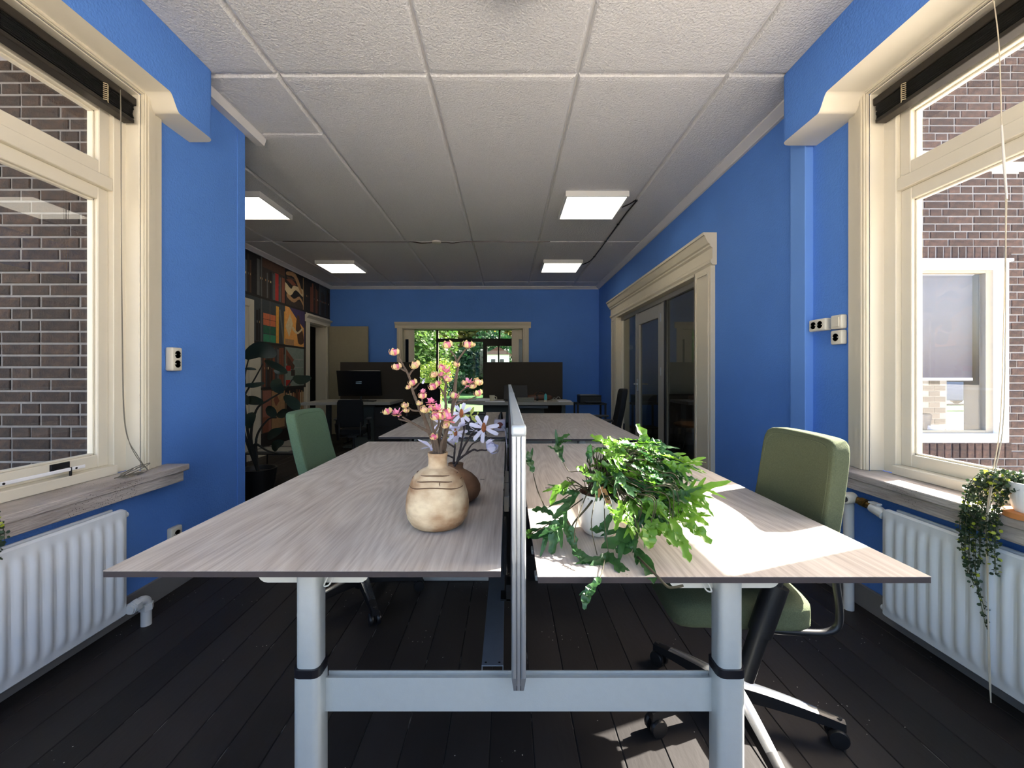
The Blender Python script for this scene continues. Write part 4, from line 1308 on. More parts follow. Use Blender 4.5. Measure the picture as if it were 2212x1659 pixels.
bench('bench_desk', 'nearest height adjustable double bench desk with pale wood tops, silver legs, vases and fern', .847, 1.62, .770, .758, 'double bench desks')
bench('bench_desk', 'second double bench desk with pale wood tops, standing behind the nearest one', 2.655, 1.72, .770, .758, 'double bench desks')

FABD = mat('dark_plum_screen_fabric', (46, 40, 56), .95, var=(200, .15))
FABL = mat('screen_fabric_sunny_side', (46, 40, 56), .95, var=(200, .15))
def screen(label, Y0, Y1, z0=.50, z1=1.063):
    t = thing('desk_screen', label, 'desk divider', (.024, (Y0 + Y1) / 2, z0), 'desk dividers')
    x0, x1 = .0088, .0392
    one_box('fabric_panel', FABD, (x0 + .001, x1 - .001, Y0 + .028, Y1 - .02, z0 + .03, z1 - .022), t, bevel=.002)
    for (ya, yb) in ((Y0, Y0 + .028), (Y1 - .028, Y1)):
        b = MB()
        w = (x1 - x0)
        prof = []
        def col(xa, xb, y0, y1):
            r = min(.004, (xb - xa) / 2 - .0005)
            pts = []
            for (cx_, cy_, a0) in ((xb - r, y1 - r, 0), (xa + r, y1 - r, 90), (xa + r, y0 + r, 180), (xb - r, y0 + r, 270)):
                for k in range(4):
                    a = math.radians(a0 + 30 * k)
                    pts.append((cx_ + r * math.cos(a), cy_ + r * math.sin(a)))
            b.prism(pts, 'z', z0 + .03, z1 - .024, smooth=True)
        col(x0, x0 + w * .36, ya, yb); col(x1 - w * .36, x1, ya, yb)
        b.box(x0 + w * .32, x1 - w * .32, ya + .005, yb - .005, z0 + .028, z1 - .024)
        # tapered foot of the post
        for (xa, xb) in ((x0, x0 + w * .36), (x1 - w * .36, x1)):
            m_ = (x0 + x1) / 2
            q = .72
            b.add([(xa, ya, z0 + .03), (xb, ya, z0 + .03), (xb, yb, z0 + .03), (xa, yb, z0 + .03),
                   (m_ + (xa - m_) * q, ya + .006, z0), (m_ + (xb - m_) * q, ya + .006, z0), (m_ + (xb - m_) * q, yb - .006, z0), (m_ + (xa - m_) * q, yb - .006, z0)],
                  [(0, 1, 5, 4), (1, 2, 6, 5), (2, 3, 7, 6), (3, 0, 4, 7), (4, 5, 6, 7), (0, 3, 2, 1)])
        b.box(x0 + w * .34, x1 - w * .34, ya + .006, yb - .006, z0, z0 + .03)
        p = b.build('post', ALU, t)
        gm = MB(); gm.box(x0 + w * .35, x0 + w * .385, ya + .0035, ya + .0047, z0 + .002, z1 - .026); gm.box(x1 - w * .385, x1 - w * .35, ya + .0035, ya + .0047, z0 + .002, z1 - .026)
        gm.build('groove', BLACK, p)
        c = MB(); c.box(x0 - .0008, x1 + .0008, ya - .002, yb + .001, z1 - .025, z1)
        c.build('cap', mat('satin_cap_plastic', (176, 184, 188), .35, metal=.3), p, bevel=.006, seg=3, smooth=50)
    one_box('top_rail', mat('pale_grey_rail', (178, 188, 196), .45, metal=.3), (x0 + .0005, x1 - .0005, Y0 + .029, Y1 - .029, z1 - .022, z1 - .002), t, bevel=.004, seg=2)
    b = MB()
    for y in (Y0 + .35, Y1 - .35):
        b.box(x0 - .012, x0, y, y + .05, z0 + .0, z0 + .05); b.box(-.02, x0, y, y + .05, z0 + .003, z0 + .008)
    b.build('clamp', DKMET, t, kind='stuff')
    return t
screen('near aluminium framed desk divider standing between the two nearest desktops', .875, 2.40)
screen('far aluminium framed desk divider continuing behind the near one', 2.43, 4.33)

ps = thing('power_strip', 'grey power strip in the slot between the near desktops, left of the divider', 'power strip', (-.003, 1.61, .70))
for (a, c_) in ((1.42, 1.60), (1.612, 1.80)):
    one_box('module', mat('grey_module', (150, 150, 144), .5), (-.0115, .0055, a, c_, .70, .752), ps, bevel=.002)
one_box('carrier', DKMET, (-.0125, -.0005, 1.38, 1.84, .503, .70), ps)
pc = thing('power_cube', 'lilac white power cube standing on the second desk against the divider', 'power socket', (-.05, 2.93, .77))
b = MB(); b.cushion((-.052, 2.945, .811), (.042, .042, .041), 9, 6)
b.build('body', mat('lilac_white_plastic', (204, 200, 222), .4), pc)
b = MB(); b.lathe([(.022, 0), (.0, -.001)], (-.052, 2.9028, .813), 20, axis='y'); b.lathe([(.022, .0005), (0, .001)], (-.052, 2.945, .8522), 20)
b.build('outlet', mat('red_brown_outlet', (110, 50, 40), .5), pc)
b = MB(); b.tube([(-.048, 2.945, .852), (-.048, 2.945, .873), (-.042, 2.95, .90)], [.017, .015, .007], 10)
b.build('plug', BLACK, pc)
b = MB(); b.tube([(-.030, 2.905, .80), (-.026, 2.875, .798)], .013, 10); b.tube(bez([(-.026, 2.88, .798), (-.015, 2.82, .786), (-.008, 2.70, .77), (-.004, 2.62, .72), (-.004, 2.2, .70), (-.003, 1.9, .735), (-.003, 1.80, .735)], 8), .0045, 8)
b.build('power_lead', mat('lilac_cable', (186, 186, 206), .5), pc)
bx_ = thing('black_pen_box', 'black upright box at the near edge of the second left desktop behind the white flowers', 'box', (-.205, 2.78, .77))
one_box('box_body', BLACK, (-.275, -.145, 2.74, 2.84, .77, .905), bx_, bevel=.006, seg=2)
one_box('box_lid', mat('black_lid', (26, 25, 26), .5), (-.277, -.143, 2.738, 2.842, .905, .915), bx_, bevel=.003)

# ------------------------------------------------------------------ office chairs (built facing +x)
def fabric(name, rgb):
    m = mat(name, rgb, .95, var=(260, .28), bump=(420, .5), spec=.15)
    return m
GREEN = fabric('green_wool_fabric', (88, 110, 88))
OLIVE = fabric('olive_green_fabric', (86, 93, 71))
CHAR = fabric('black_chair_fabric', (30, 31, 33))
CHROME = mat('polished_aluminium', (216, 218, 220), .22, metal=.95)
BLKC = mat('black_chair_plastic', (20, 20, 22), .4)
def chair(label, fab, loc, rot, base_rot, lean=.13, group=None, scale=1.0, arms=True, off=(0, 0)):
    t = thing('office_chair', label, 'chair', (0, 0, 0), group)
    b = MB()
    def sd(v):
        v = v.copy()
        v.z += .010 * (1 - (v.y / .20) ** 2) * (1 if v.z > .47 else .3) - .03 * max(0, (v.x - .10) / .12) ** 2
        return v
    b.cushion((-.008, 0, .480), (.198, .195, .040), 7, 10, sd)
    b.build('seat', fab, t)
    b = MB()
    def bd(v):
        v = v.copy()
        f = (v.z - .57) / .41
        v.y *= 1 - .04 * f
        v.x += -lean * (v.z - .775) + .7 * v.y * v.y - .008 * math.cos((f - .35) * 3.0)
        return v
    b.cushion((-.262, 0, .775), (.027, .190, .207), 10, 14, bd)
    bk = b.build('backrest', fab, t)
    b = MB()      # piping seam round the edge of the front face
    pts = []
    for k in range(41):
        a = math.pi * (-.25 + 1.5 * k / 40)
        cy, sy = math.cos(a), math.sin(a)
        q = (abs(cy) ** 8 + abs(sy) ** 8) ** (1 / 8)
        v = bd(Vector((-.2375, .172 * cy / q, .775 + .190 * sy / q)))
        pts.append(v)
    b.tube(pts, .0022, 5)
    b.build('seam', fab, bk)
    # underside pan, mechanism, column
    b = MB(); b.cushion((-.01, 0, .438), (.165, .16, .010), 6, 6); b.build('seat_pan', BLKC, t)
    one_box('mechanism', BLKC, (-.12, .09, -.075, .07, .385, .430), t, bevel=.012, seg=2)
    b = MB(); b.lathe([(.030, .075), (.030, .20), (.024, .205), (.024, .26), (.016, .265), (.016, .39)], (off[0], off[1], 0), 18); b.build('gas_column', BLKC, t)
    for y in (-.15, .15):
        b = MB(); b.tube(bez([(-.08, y, .428), (-.20, y, .424), (-.250, y, .428), (-.278, y, .448), (-.282, y, .50), (-.272, y, .58), (-.274, y, .64)], 6), .010, 10)
        b.build('back_bar', BLKC, t)
    hub = MB(); hub.lathe([(.0, .055), (.04, .055), (.046, .075), (.042, .118), (.033, .125), (0, .125)], (off[0], off[1], 0), 20)
    st = hub.build('star_base', BLKC, t)
    for k in range(5):
        a = base_rot + math.radians(72 * k)
        mt = Matrix.Translation((off[0], off[1], 0)) @ Matrix.Rotation(a, 4, 'Z')
        b = MB()
        ss = 8
        for i in range(ss + 1):
            u = i / ss
            r = .03 + .285 * u
            zt = .122 - .040 * u ** 1.5
            w = .026 - .010 * u
            d = .048 - .018 * u
            b.v += [Vector((r, -w, zt - d)), Vector((r, -w * .9, zt - .006)), Vector((r, 0, zt)), Vector((r, w * .9, zt - .006)), Vector((r, w, zt - d))]
        for i in range(ss):
            for j in range(5):
                j2 = (j + 1) % 5
                b.f.append([i * 5 + j, i * 5 + j2, (i + 1) * 5 + j2, (i + 1) * 5 + j]); b.m.append(1 if j in (1, 2) and i < 6 else 0); b.sm.append(j in (1, 2))
        b.f.append([ss * 5 + j for j in range(5)]); b.m.append(0); b.sm.append(False)
        b.f.append([4, 3, 2, 1, 0]); b.m.append(0); b.sm.append(False)
        b.move(0, mt)
        b.build('base_arm', [BLKC, CHROME], t)
        b = MB()
        for y in (-.017, .017):
            b.lathe([(.012, -.010), (.026, -.009), (.029, -.004), (.029, .004), (.026, .009), (.012, .010)], (.295, y, .029), 16, axis='y')
        b.tube([(.300, 0, .030), (.300, 0, .085)], .009, 8)
        b.box(.283, .307, -.008, .008, .028, .056)
        b.move(0, mt)
        b.build('caster', BLKC, t)
    if arms:
        for y in (-.232, .232):
            b = MB()
            b.tube([(.02, y * .25, .40), (.015, y, .385)], .014, 10)
            b.tube([(.02, y, .345), (-.022, y, .475)], .024, 14); b.tube([(-.020, y, .468), (-.064, y, .600)], [.030, .031], 14); b.tube([(-.062, y, .59), (-.072, y, .665)], .015, 10)
            b.build('arm_post', BLKC, t)
            b = MB(); b.cushion((-.04, y, .675), (.12, .034, .013), 5, 6); b.build('arm_pad', BLKC, t)
    t.rotation_euler = (0, 0, rot)
    t.location = loc
    t.scale = (scale,) * 3
    return t
chair('olive green office chair at the right side of the nearest desk', OLIVE, (.682, 1.365, 0), math.radians(180 - 4), math.radians(158 + 4), .18, 'green office chairs', off=(-.083, -.07))
chair('mid green office chair at the left side of the nearest desk', GREEN, (-.768, 2.20, 0), math.radians(2), math.radians(10), .27, 'green office chairs')
chair('black office chair on the right beside the second desk, by the glass doors', CHAR, (.95, 4.50, 0), math.radians(172), .3, .20, 'black office chairs', 1.03)
chair('black office chair in front of the far garden opening', CHAR, (-1.30, 6.15, 0), math.radians(250), .9, .10, 'black office chairs', 1.05)
chair('black office chair under the far left corner desk', CHAR, (-2.05, 5.55, 0), math.radians(100), .5, .10, 'black office chairs', .86)

# ------------------------------------------------------------------ far desks by the back wall
GTOP = mat('grey_desk_laminate', (150, 148, 140), .6, var=(60, .08))
PART = mat('brown_black_partition_felt', (54, 49, 43), .95, var=(150, .1))
GLEG = mat('dark_green_grey_steel', (66, 74, 72), .5)
t = thing('corner_desk', 'grey corner desk with monitor in front of the beige door at the far left', 'desk', (-2.4, 6.6, 0))
b = MB(); b.prism([(-3.09, 6.22), (-2.62, 6.36), (-1.78, 6.33), (-1.78, 7.12), (-3.09, 7.12)], 'z', .700, .742)
b.build('desktop', GTOP, t, bevel=.002)
bxs(t, 'leg_column', GLEG, [(-2.45, -2.10, 6.62, 6.70, .03, .700)])
bxs(t, 'leg', GLEG, [(-3.05, -2.98, 7.0, 7.07, 0, .70)]); bxs(t, 'leg', GLEG, [(-1.88, -1.82, 7.0, 7.06, 0, .70)])
bxs(t, 'foot', GLEG, [(-2.6, -1.95, 6.58, 6.74, 0, .03)])
t = thing('grey_desk', 'grey desk with mug and laptop at the far right, before the dark partition', 'desk', (.3, 6.7, 0))
b = MB(); b.prism([(-.95, 6.62), (-.42, 6.30), (1.00, 6.30), (1.00, 7.10), (-.95, 7.10)], 'z', .700, .742)
b.build('desktop', GTOP, t, bevel=.002)
bxs(t, 'modesty_panel', GLEG, [(-.4, .62, 7.02, 7.05, .35, .70)])
for x in (-.8, .9):
    bxs(t, 'leg', GLEG, [(x - .03, x + .03, 6.68, 6.74, 0, .70)]); 
bxs(t, 'keyboard_drawer', mat('grey_drawer', (84, 88, 90), .6), [(.08, .62, 6.36, 6.7, .645, .685)])
for (x0, x1, lab) in ((-2.86, -1.50, 'dark brown felt partition behind the far left desk'), (-.41, .945, 'dark brown felt partition behind the far right desk')):
    p = thing('felt_partition', lab, 'partition', ((x0 + x1) / 2, 7.15, 0), 'felt partitions')
    bxs(p, 'panel', PART, [(x0, x1, 7.13, 7.17, .25, 1.375)], .003)
    for x in (x0 + .1, x1 - .14):
        bxs(p, 'foot', BLACK, [(x, x + .04, 7.0, 7.3, 0, .02)]); bxs(p, 'upright', BLACK, [(x, x + .04, 7.14, 7.16, .02, .26)])
t = thing('drawer_pedestal', 'black drawer pedestal with a bar handle under the corner desk', 'cabinet', (-1.95, 6.75, 0))
bxs(t, 'carcass', BLACK, [(-2.08, -1.66, 6.50, 7.05, .03, .66)]); dr = bxs(t, 'drawer', mat('black_drawer_front', (26, 26, 27), .5), [(-2.075, -1.665, 6.485, 6.50, .36, .655)]); bxs(t, 'drawer', mat('black_drawer_front2', (26, 26, 27), .5), [(-2.075, -1.665, 6.485, 6.50, .04, .35)])
b = MB(); b.tube([(-1.97, 6.465, .575), (-1.77, 6.465, .575)], .008); b.tube([(-1.96, 6.485, .575), (-1.96, 6.465, .575)], .005); b.tube([(-1.78, 6.485, .575), (-1.78, 6.465, .575)], .005); b.build('handle', ALU, dr)
for x in (-2.05, -1.70):
    bxs(t, 'caster', BLACK, [(x, x + .03, 6.55, 6.58, 0, .03)])
# monitor
t = thing('computer_monitor', 'wide black monitor with a small logo on the far left corner desk', 'monitor', (-2.32, 6.7, .742))
b = MB(); b.add([(-2.70, 6.66, .82), (-2.02, 6.70, .82), (-2.02, 6.735, .82), (-2.70, 6.695, .82), (-2.72, 6.62, 1.225), (-2.03, 6.66, 1.225), (-2.03, 6.695, 1.225), (-2.72, 6.655, 1.225)],
               [(3, 2, 1, 0), (4, 5, 6, 7), (0, 1, 5, 4), (1, 2, 6, 5), (2, 3, 7, 6), (3, 0, 4, 7)])
b.build('display', mat('black_monitor_glass', (10, 10, 11), .25), t, bevel=.004)
b = MB(); b.add([(-2.42, 6.6585, 1.04), (-2.33, 6.6635, 1.04), (-2.33, 6.661, 1.075), (-2.42, 6.656, 1.075)], [(0, 1, 2, 3)])
b.add([(-2.42, 6.657, 1.015), (-2.33, 6.662, 1.015), (-2.33, 6.660, 1.027), (-2.42, 6.655, 1.027)], [(0, 1, 2, 3)])
b.move(0, Matrix.Translation((0, -.0035, 0)))
b.build('screen_logo', mat('screen_logo_glow', (70, 86, 96), .5, emit=.5), t)
b = MB(); b.tube([(-2.36, 6.72, .745), (-2.36, 6.715, .95)], .014); b.lathe([(.13, .742), (.12, .752), (.0, .754)], (-2.36, 6.70, 0), 24); b.build('stand', DKMET, t)
tag(one_box('keyboard', BLACK, (-2.50, -2.06, 6.42, 6.56, .7425, .757), None), 'black keyboard lying in front of the wide monitor', 'keyboard')
tag(one_box('paper_stack', WHITE, (-2.63, -2.51, 6.44, 6.55, .7425, .752), None, bevel=.001), 'small white paper pile beside the black keyboard', 'paper')
lp = thing('black_laptop', 'black laptop standing open on the far right grey desk', 'laptop', (.14, 6.75, .742))
b = MB(); b.add([(-.06, 6.72, .757), (.33, 6.72, .757), (.33, 6.735, .757), (-.06, 6.735, .757), (-.055, 6.80, .985), (.325, 6.80, .985), (.325, 6.812, .985), (-.055, 6.812, .985)],
                [(3, 2, 1, 0), (4, 5, 6, 7), (0, 1, 5, 4), (1, 2, 6, 5), (2, 3, 7, 6), (3, 0, 4, 7)])
b.build('laptop_lid', BLACK, lp, bevel=.003); one_box('laptop_base', BLACK, (-.06, .33, 6.50, 6.735, .7425, .757), lp)
m_ = thing('pale_mug', 'pale mug on papers at the far right desk, left of the laptop', 'mug', (-.24, 6.45, .742))
b = MB(); b.lathe([(.034, .754), (.036, .76), (.043, .842), (.039, .842), (.033, .765), (0, .763)], (-.235, 6.42, 0), 20); b.build('cup', mat('cream_ceramic', (202, 196, 170), .4), m_)
b = MB(); b.tube(bez([(-.193, 6.42, .825), (-.168, 6.42, .815), (-.166, 6.42, .785), (-.196, 6.42, .775)], 5), .005, 6); b.build('mug_handle', mat('cream_ceramic_handle', (202, 196, 170), .4), m_)
for (x0, x1, y0, y1, z0, z1, lab, cat) in ((-.34, -.04, 6.34, 6.56, .7425, .753, 'white papers lying under the pale mug on the far desk', 'paper'), (-.85, -.45, 6.62, 6.86, .7425, .750, 'open white papers at the left end of the far right desk', 'paper'),
                                  (-.50, -.20, 6.62, 6.90, .7425, .772, 'stack of books and papers behind the pale mug', 'paper')):
    tag(one_box('paper_pile', WHITE, (x0, x1, y0, y1, z0, z1), None, bevel=.001), lab, cat)
kb = thing('grey_box', 'grey shallow box between the laptop and the bottle on the far desk', 'box', (.27, 6.38, .742))
one_box('box_body', mat('grey_card', (128, 128, 116), .8), (.155, .41, 6.34, 6.44, .7425, .80), kb); one_box('box_lid', mat('grey_card_lid', (140, 140, 128), .8), (.150, .415, 6.335, 6.445, .80, .806), kb)
hp = thing('headphones', 'black headphones standing behind the turquoise bottle on the far desk', 'headphones', (.54, 6.6, .742))
b = MB(); b.tube(bez([(.47, 6.62, .79), (.475, 6.62, .86), (.54, 6.62, .905), (.605, 6.62, .86), (.61, 6.62, .79)], 6), .009, 8); b.build('headband', BLACK, hp)
for x in (.475, .605):
    b = MB(); b.lathe([(.036, -.018), (.04, 0), (.036, .018)], (x, 6.62, .783), 14, axis='x'); b.build('earcup', BLACK, hp)
bo = thing('turquoise_bottle', 'small turquoise bottle on the far right desk', 'bottle', (.58, 6.40, .742))
b = MB(); b.lathe([(.020, .7425), (.023, .75), (.023, .80), (.022, .83), (.018, .855), (.009, .868), (0, .870)], (.585, 6.38, 0), 16); b.build('bottle_body', mat('turquoise_plastic', (70, 176, 178), .4), bo)
b = MB(); b.lathe([(.0235, .745), (.0238, .775)], (.585, 6.38, 0), 16); b.build('bottle_label', mat('pale_band', (196, 180, 160), .5), bo)
b = MB()
for (x, h) in ((.72, .05), (.78, .065)):
    b.tube(bez([(x - .02, 6.5, .75), (x, 6.5, .745 + h), (x + .035, 6.48, .745 + h * .9), (x + .035, 6.46, .75)], 6), .004, 6)
tag(b.build('cable_loops', mat('pale_cable', (150, 148, 140), .5)), 'pale cable standing in two loops on the far desk', 'cable')
tag(one_box('open_magazine', mat('magazine_paper', (196, 194, 200), .6), (.78, .985, 6.36, 6.62, .7425, .758), None), 'white magazine pile at the right end of the far desk', 'magazine')
cl = thing('brown_bags', 'brown leather bag lying behind the headphones on the far desk', 'bag', (.5, 6.85, .742))
b = MB(); b.cushion((.52, 6.88, .785), (.22, .08, .043), 4, 6); b.build('bag_body', mat('brown_leather', (92, 56, 38), .5), cl)
b = MB(); b.tube(bez([(.42, 6.85, .81), (.47, 6.84, .86), (.57, 6.84, .86), (.62, 6.85, .81)], 6), .006); b.build('bag_strap', mat('brown_strap', (82, 48, 32), .5), cl)
# printer stand in the corner
t = thing('printer_stand', 'black side stand in the far right corner under the printer', 'stand', (1.35, 7.3, 0))
bxs(t, 'stand_top', BLACK, [(1.16, 1.66, 6.95, 7.35, .655, .68)]); bxs(t, 'lower_shelf', BLACK, [(1.18, 1.64, 6.97, 7.33, .25, .27)])
for (x, y) in ((1.18, 6.97), (1.64, 6.97), (1.18, 7.33), (1.64, 7.33)):
    bxs(t, 'leg', BLACK, [(x - .015, x + .015, y - .015, y + .015, 0, .655)])
t = thing('printer', 'black printer with papers on top on the corner stand', 'printer', (1.4, 7.2, .68))
bxs(t, 'printer_body', BLACK, [(1.22, 1.58, 7.0, 7.3, .68, .80)], .008); bxs(t, 'paper_tray', mat('printer_tray', (58, 60, 64), .5), [(1.30, 1.56, 6.86, 7.0, .70, .708)]); bxs(t, 'printer_lid', mat('printer_lid', (36, 37, 40), .4), [(1.215, 1.585, 7.0, 7.3, .80, .812)])
tag(one_box('paper_sheets', mat('blue_grey_paper', (120, 126, 140), .8), (1.23, 1.53, 7.02, 7.26, .8125, .822), None, bevel=.001), 'grey papers lying on the black printer', 'paper')

# ------------------------------------------------------------------ vases with blossom branches
def wood_vase(name, c1, c2, sc):
    m = mat(name, c1, .75, var=(sc, .55), bump=(26, .35), spec=.2, rgb2=c2, stretch=(1, 1, 1.6))
    return m
V1 = wood_vase('turned_paulownia_wood', (222, 205, 172), (158, 124, 92), 11)
V2 = wood_vase('dark_turned_wood', (140, 108, 82), (104, 78, 60), 10)
Z1 = .7705
v1c = (-.185, 1.105)
vz = thing('wooden_vase', 'pale turned wood vase with a short neck holding pink blossom branches', 'vase', (v1c[0], v1c[1], Z1))
def wob(a, h):
    return 1 + .010 * math.sin(a * 2 + 1.3) + .006 * math.sin(3 * a + h * 40)
b = MB()
pr1 = [(0, .001), (.050, 0), (.060, .003), (.068, .009), (.0775, .025), (.0815, .046), (.0815, .062), (.0785, .084), (.0745, .098), (.0715, .107), (.0695, .1105), (.0700, .1125), (.0665, .1205), (.0640, .126), (.0628, .1268), (.0610, .131), (.0560, .137), (.0535, .1395), (.0520, .1400), (.044, .146), (.036, .150), (.0285, .1525), (.0258, .155), (.0242, .162), (.0238, .170), (.0245, .180), (.0262, .189), (.0258, .192), (.0225, .191), (.0205, .180), (.0205, .10), (0, .09)]
b.lathe([(r * 1.005, h) for r, h in pr1], (v1c[0], v1c[1], Z1), 48, wob=wob)
b.build('vase_body', V1, vz)
b = MB()
for (h, amp, a0, a1, r) in ((.1115, .004, 3.4, 6.0, .0702), (.127, .003, 3.1, 6.2, .0632), (.140, .002, 3.0, 6.2, .0525)):
    pts = []
    for i in range(22):
        a = a0 + (a1 - a0) * i / 21
        rr0 = r * wob(a, h) * 1.005
        pts.append((v1c[0] + rr0 * math.cos(a), v1c[1] + rr0 * math.sin(a), Z1 + h + amp * math.sin(a * 3)))
    b.tube(pts, .0014, 5)
for (a, h0, h1) in ((4.35, .108, .078), (4.95, .128, .118)):
    pts = []
    for i in range(6):
        h = h0 + (h1 - h0) * i / 5
        r = .0815 - max(0, h - .062) * .26
        pts.append((v1c[0] + r * wob(a, h) * 1.004 * math.cos(a + .02 * math.sin(i * 2)), v1c[1] + r * wob(a, h) * 1.004 * math.sin(a), Z1 + h))
    b.tube(pts, [.0004, .001, .0012, .001, .0008, .0003], 5)
b.build('grain_crack', mat('dark_wood_crack', (92, 62, 40), .8), vz)
v2c = (-.163, 1.315)
vz2 = thing('wooden_vase', 'smaller dark wood teardrop vase behind the pale vase holding white flowers', 'vase', (v2c[0], v2c[1], Z1))
b = MB(); b.lathe([(0, .001), (.040, 0), (.056, .004), (.070, .016), (.077, .034), (.0765, .050), (.068, .068), (.052, .084), (.036, .094), (.025, .100), (.0225, .106), (.0245, .118), (.0225, .119), (.0195, .108), (.0195, .05), (0, .04)], (v2c[0], v2c[1], Z1), 44, wob=wob)
b.build('vase_body', V2, vz2)

TWIG = mat('grey_brown_bark', (86, 72, 60), .9, var=(60, .3), bump=(120, .6))
TWIG2 = mat('dark_twig_bark', (54, 46, 46), .9, var=(60, .3))
PINK = mat('pink_petal', (230, 88, 160), .6, rgb2=(250, 196, 214), var=(60, .9), trans=.3)
SEPAL = mat('yellow_green_sepal', (214, 222, 140), .6, rgb2=(240, 200, 160), var=(45, .9), trans=.3)
ORNG = mat('orange_bud_petal', (236, 160, 150), .6, rgb2=(248, 232, 206), var=(50, .9), trans=.3)
WPET = mat('white_petal', (226, 228, 250), .55, trans=.25)
CONE = mat('brown_flower_heart', (150, 88, 50), .8, var=(120, .4), bump=(200, .8))
PODG = mat('green_pod', (166, 176, 90), .6, trans=.2)
frn = random.Random(9)
def petal(b, c, d, ln, w, m, cup=.3):
    d = d.normalized()
    s_ = d.orthogonal().normalized()
    up = Vector((0, 0, 1))
    pts = [c, c + d * ln * .4 + up * ln * cup * .15, c + d * ln * .8 + up * ln * cup * .5, c + d * ln + up * ln * cup * .8]
    nr = up if abs(d.z) < .85 else Vector((0, -1, 0))
    b.ribbon(pts, [w * .35, w * .9, w, w * .45], nr, m, .35)
def bloom_pink(b, c, s):
    for k in range(26):
        d = Vector((frn.gauss(0, 1), frn.gauss(0, 1), frn.gauss(.5, .8))).normalized()
        petal(b, c + d * s * .25, d, s * frn.uniform(.35, .8), s * .16, 0, .2)
    for k in range(6):
        a = k * 1.05
        d = Vector((math.cos(a), math.sin(a), -.45))
        petal(b, c - Vector((0, 0, s * .15)), d, s * .8, s * .2, 1, .5)
def bloom_bud(b, c, d0, s, m0=0):
    d0 = d0.normalized()
    q = d0.orthogonal().normalized()
    w = d0.cross(q)
    for ring, n, sp, m, ln in ((0, 5, .55, 1, 1.0), (1, 6, .28, m0, .9)):
        for k in range(n):
            a = 2 * math.pi * k / n + ring
            o_ = q * math.cos(a) + w * math.sin(a)
            base = c + o_ * s * .08
            pts = [base, base + o_ * s * sp + d0 * s * .35, base + o_ * s * sp * 1.15 + d0 * s * .75, base + o_ * s * sp * (.55 if ring else .95) + d0 * s * 1.05 * ln]
            b.ribbon(pts, [s * .12, s * .30, s * .28, s * .05], o_, m, .3)
def bloom_white(b, c, s, face):
    face = face.normalized()
    q = face.orthogonal().normalized()
    w = face.cross(q)
    for k in range(7):
        a = 2 * math.pi * k / 7 + frn.uniform(-.2, .2)
        o_ = q * math.cos(a) + w * math.sin(a)
        ln = s * frn.uniform(.85, 1.2)
        pts = [c + o_ * s * .12, c + o_ * ln * .45 + face * s * .12, c + o_ * ln * .85 + face * s * .1, c + o_ * ln + face * s * .0]
        b.ribbon(pts, [s * .07, s * .135, s * .15, s * .08], face, 0, .3)
    b.lathe([(0, -.36 * s), (.15 * s, -.2 * s), (.17 * s, .05 * s), (.10 * s, .32 * s), (0, .4 * s)], c + face * s * .12, 10, m=1)
def cp(X, Y, d, dy=0):      # reading of the enlarged detail of the bouquet
    return at(800 + X / 6.506, 720 + Y / 6.506, d + dy)
D1 = v1c[1]
def branch(name, label, group, stems, blooms, twig, D, cat='branch'):
    root = cp(*stems[0][0][0][:2], D)
    t = thing(name, label, cat, root, group)
    for (pts, r0, r1) in stems:
        P_ = [cp(p[0], p[1], D, p[2] if len(p) > 2 else 0) for p in pts]
        n = 6
        B_ = bez(P_, n)
        rs_ = [(r0 + (r1 - r0) * i / (len(B_) - 1)) * (1 + .12 * math.sin(i * 2.1)) for i in range(len(B_))]
        b = MB(); b.tube(B_, rs_, 7); b.build('stem', twig, t)
    for bl in blooms:
        kind, X, Y, s = bl[:4]
        dy = bl[4] if len(bl) > 4 else 0
        c = cp(X, Y, D, dy)
        b = MB()
        s *= 1.12 if kind in ('pink', 'bud', 'orange') else 1.0
        if kind == 'pink':
            bloom_pink(b, c, s); ms = [PINK, SEPAL]
        elif kind == 'bud':
            bloom_bud(b, c - Vector((0, 0, s * .5)), Vector((frn.uniform(-.4, .4), frn.uniform(-.6, .1), 1)), s); ms = [PINK, SEPAL]
        elif kind == 'orange':
            bloom_bud(b, c - Vector((0, 0, s * .5)), Vector((frn.uniform(-.4, .4), -.3, .8)), s); ms = [ORNG, SEPAL]
        elif kind == 'white':
            bloom_white(b, c, s, Vector((bl[5] if len(bl) > 5 else 0, -1, .15))); ms = [WPET, CONE]
        elif kind == 'whitebud':
            bloom_bud(b, c, Vector((.8, -.2, .5)), s); ms = [WPET, WPET]
        elif kind == 'pod':
            for a in (0, 2.1, 4.2):
                d = Vector((math.cos(a + 1.2), -.2, math.sin(a + 1.2)))
                b.ribbon([c, c + d * s * .5, c + d * s], [s * .05, s * .2, s * .06], Vector((0, -1, 0)), 0, .4)
            ms = [PODG, PODG]
        elif kind == 'wpetal':
            for k in range(5):
                d = Vector((frn.uniform(-1, 1), frn.uniform(-.6, .2), frn.uniform(-.9, .7))).normalized()
                petal(b, c, d, s * frn.uniform(.7, 1.1), s * .24, 0, .1)
            ms = [WPET, WPET]
        b.build('blossom', ms, t, fix=False)
    return t
PG = 'pink blossom branches in the pale vase'
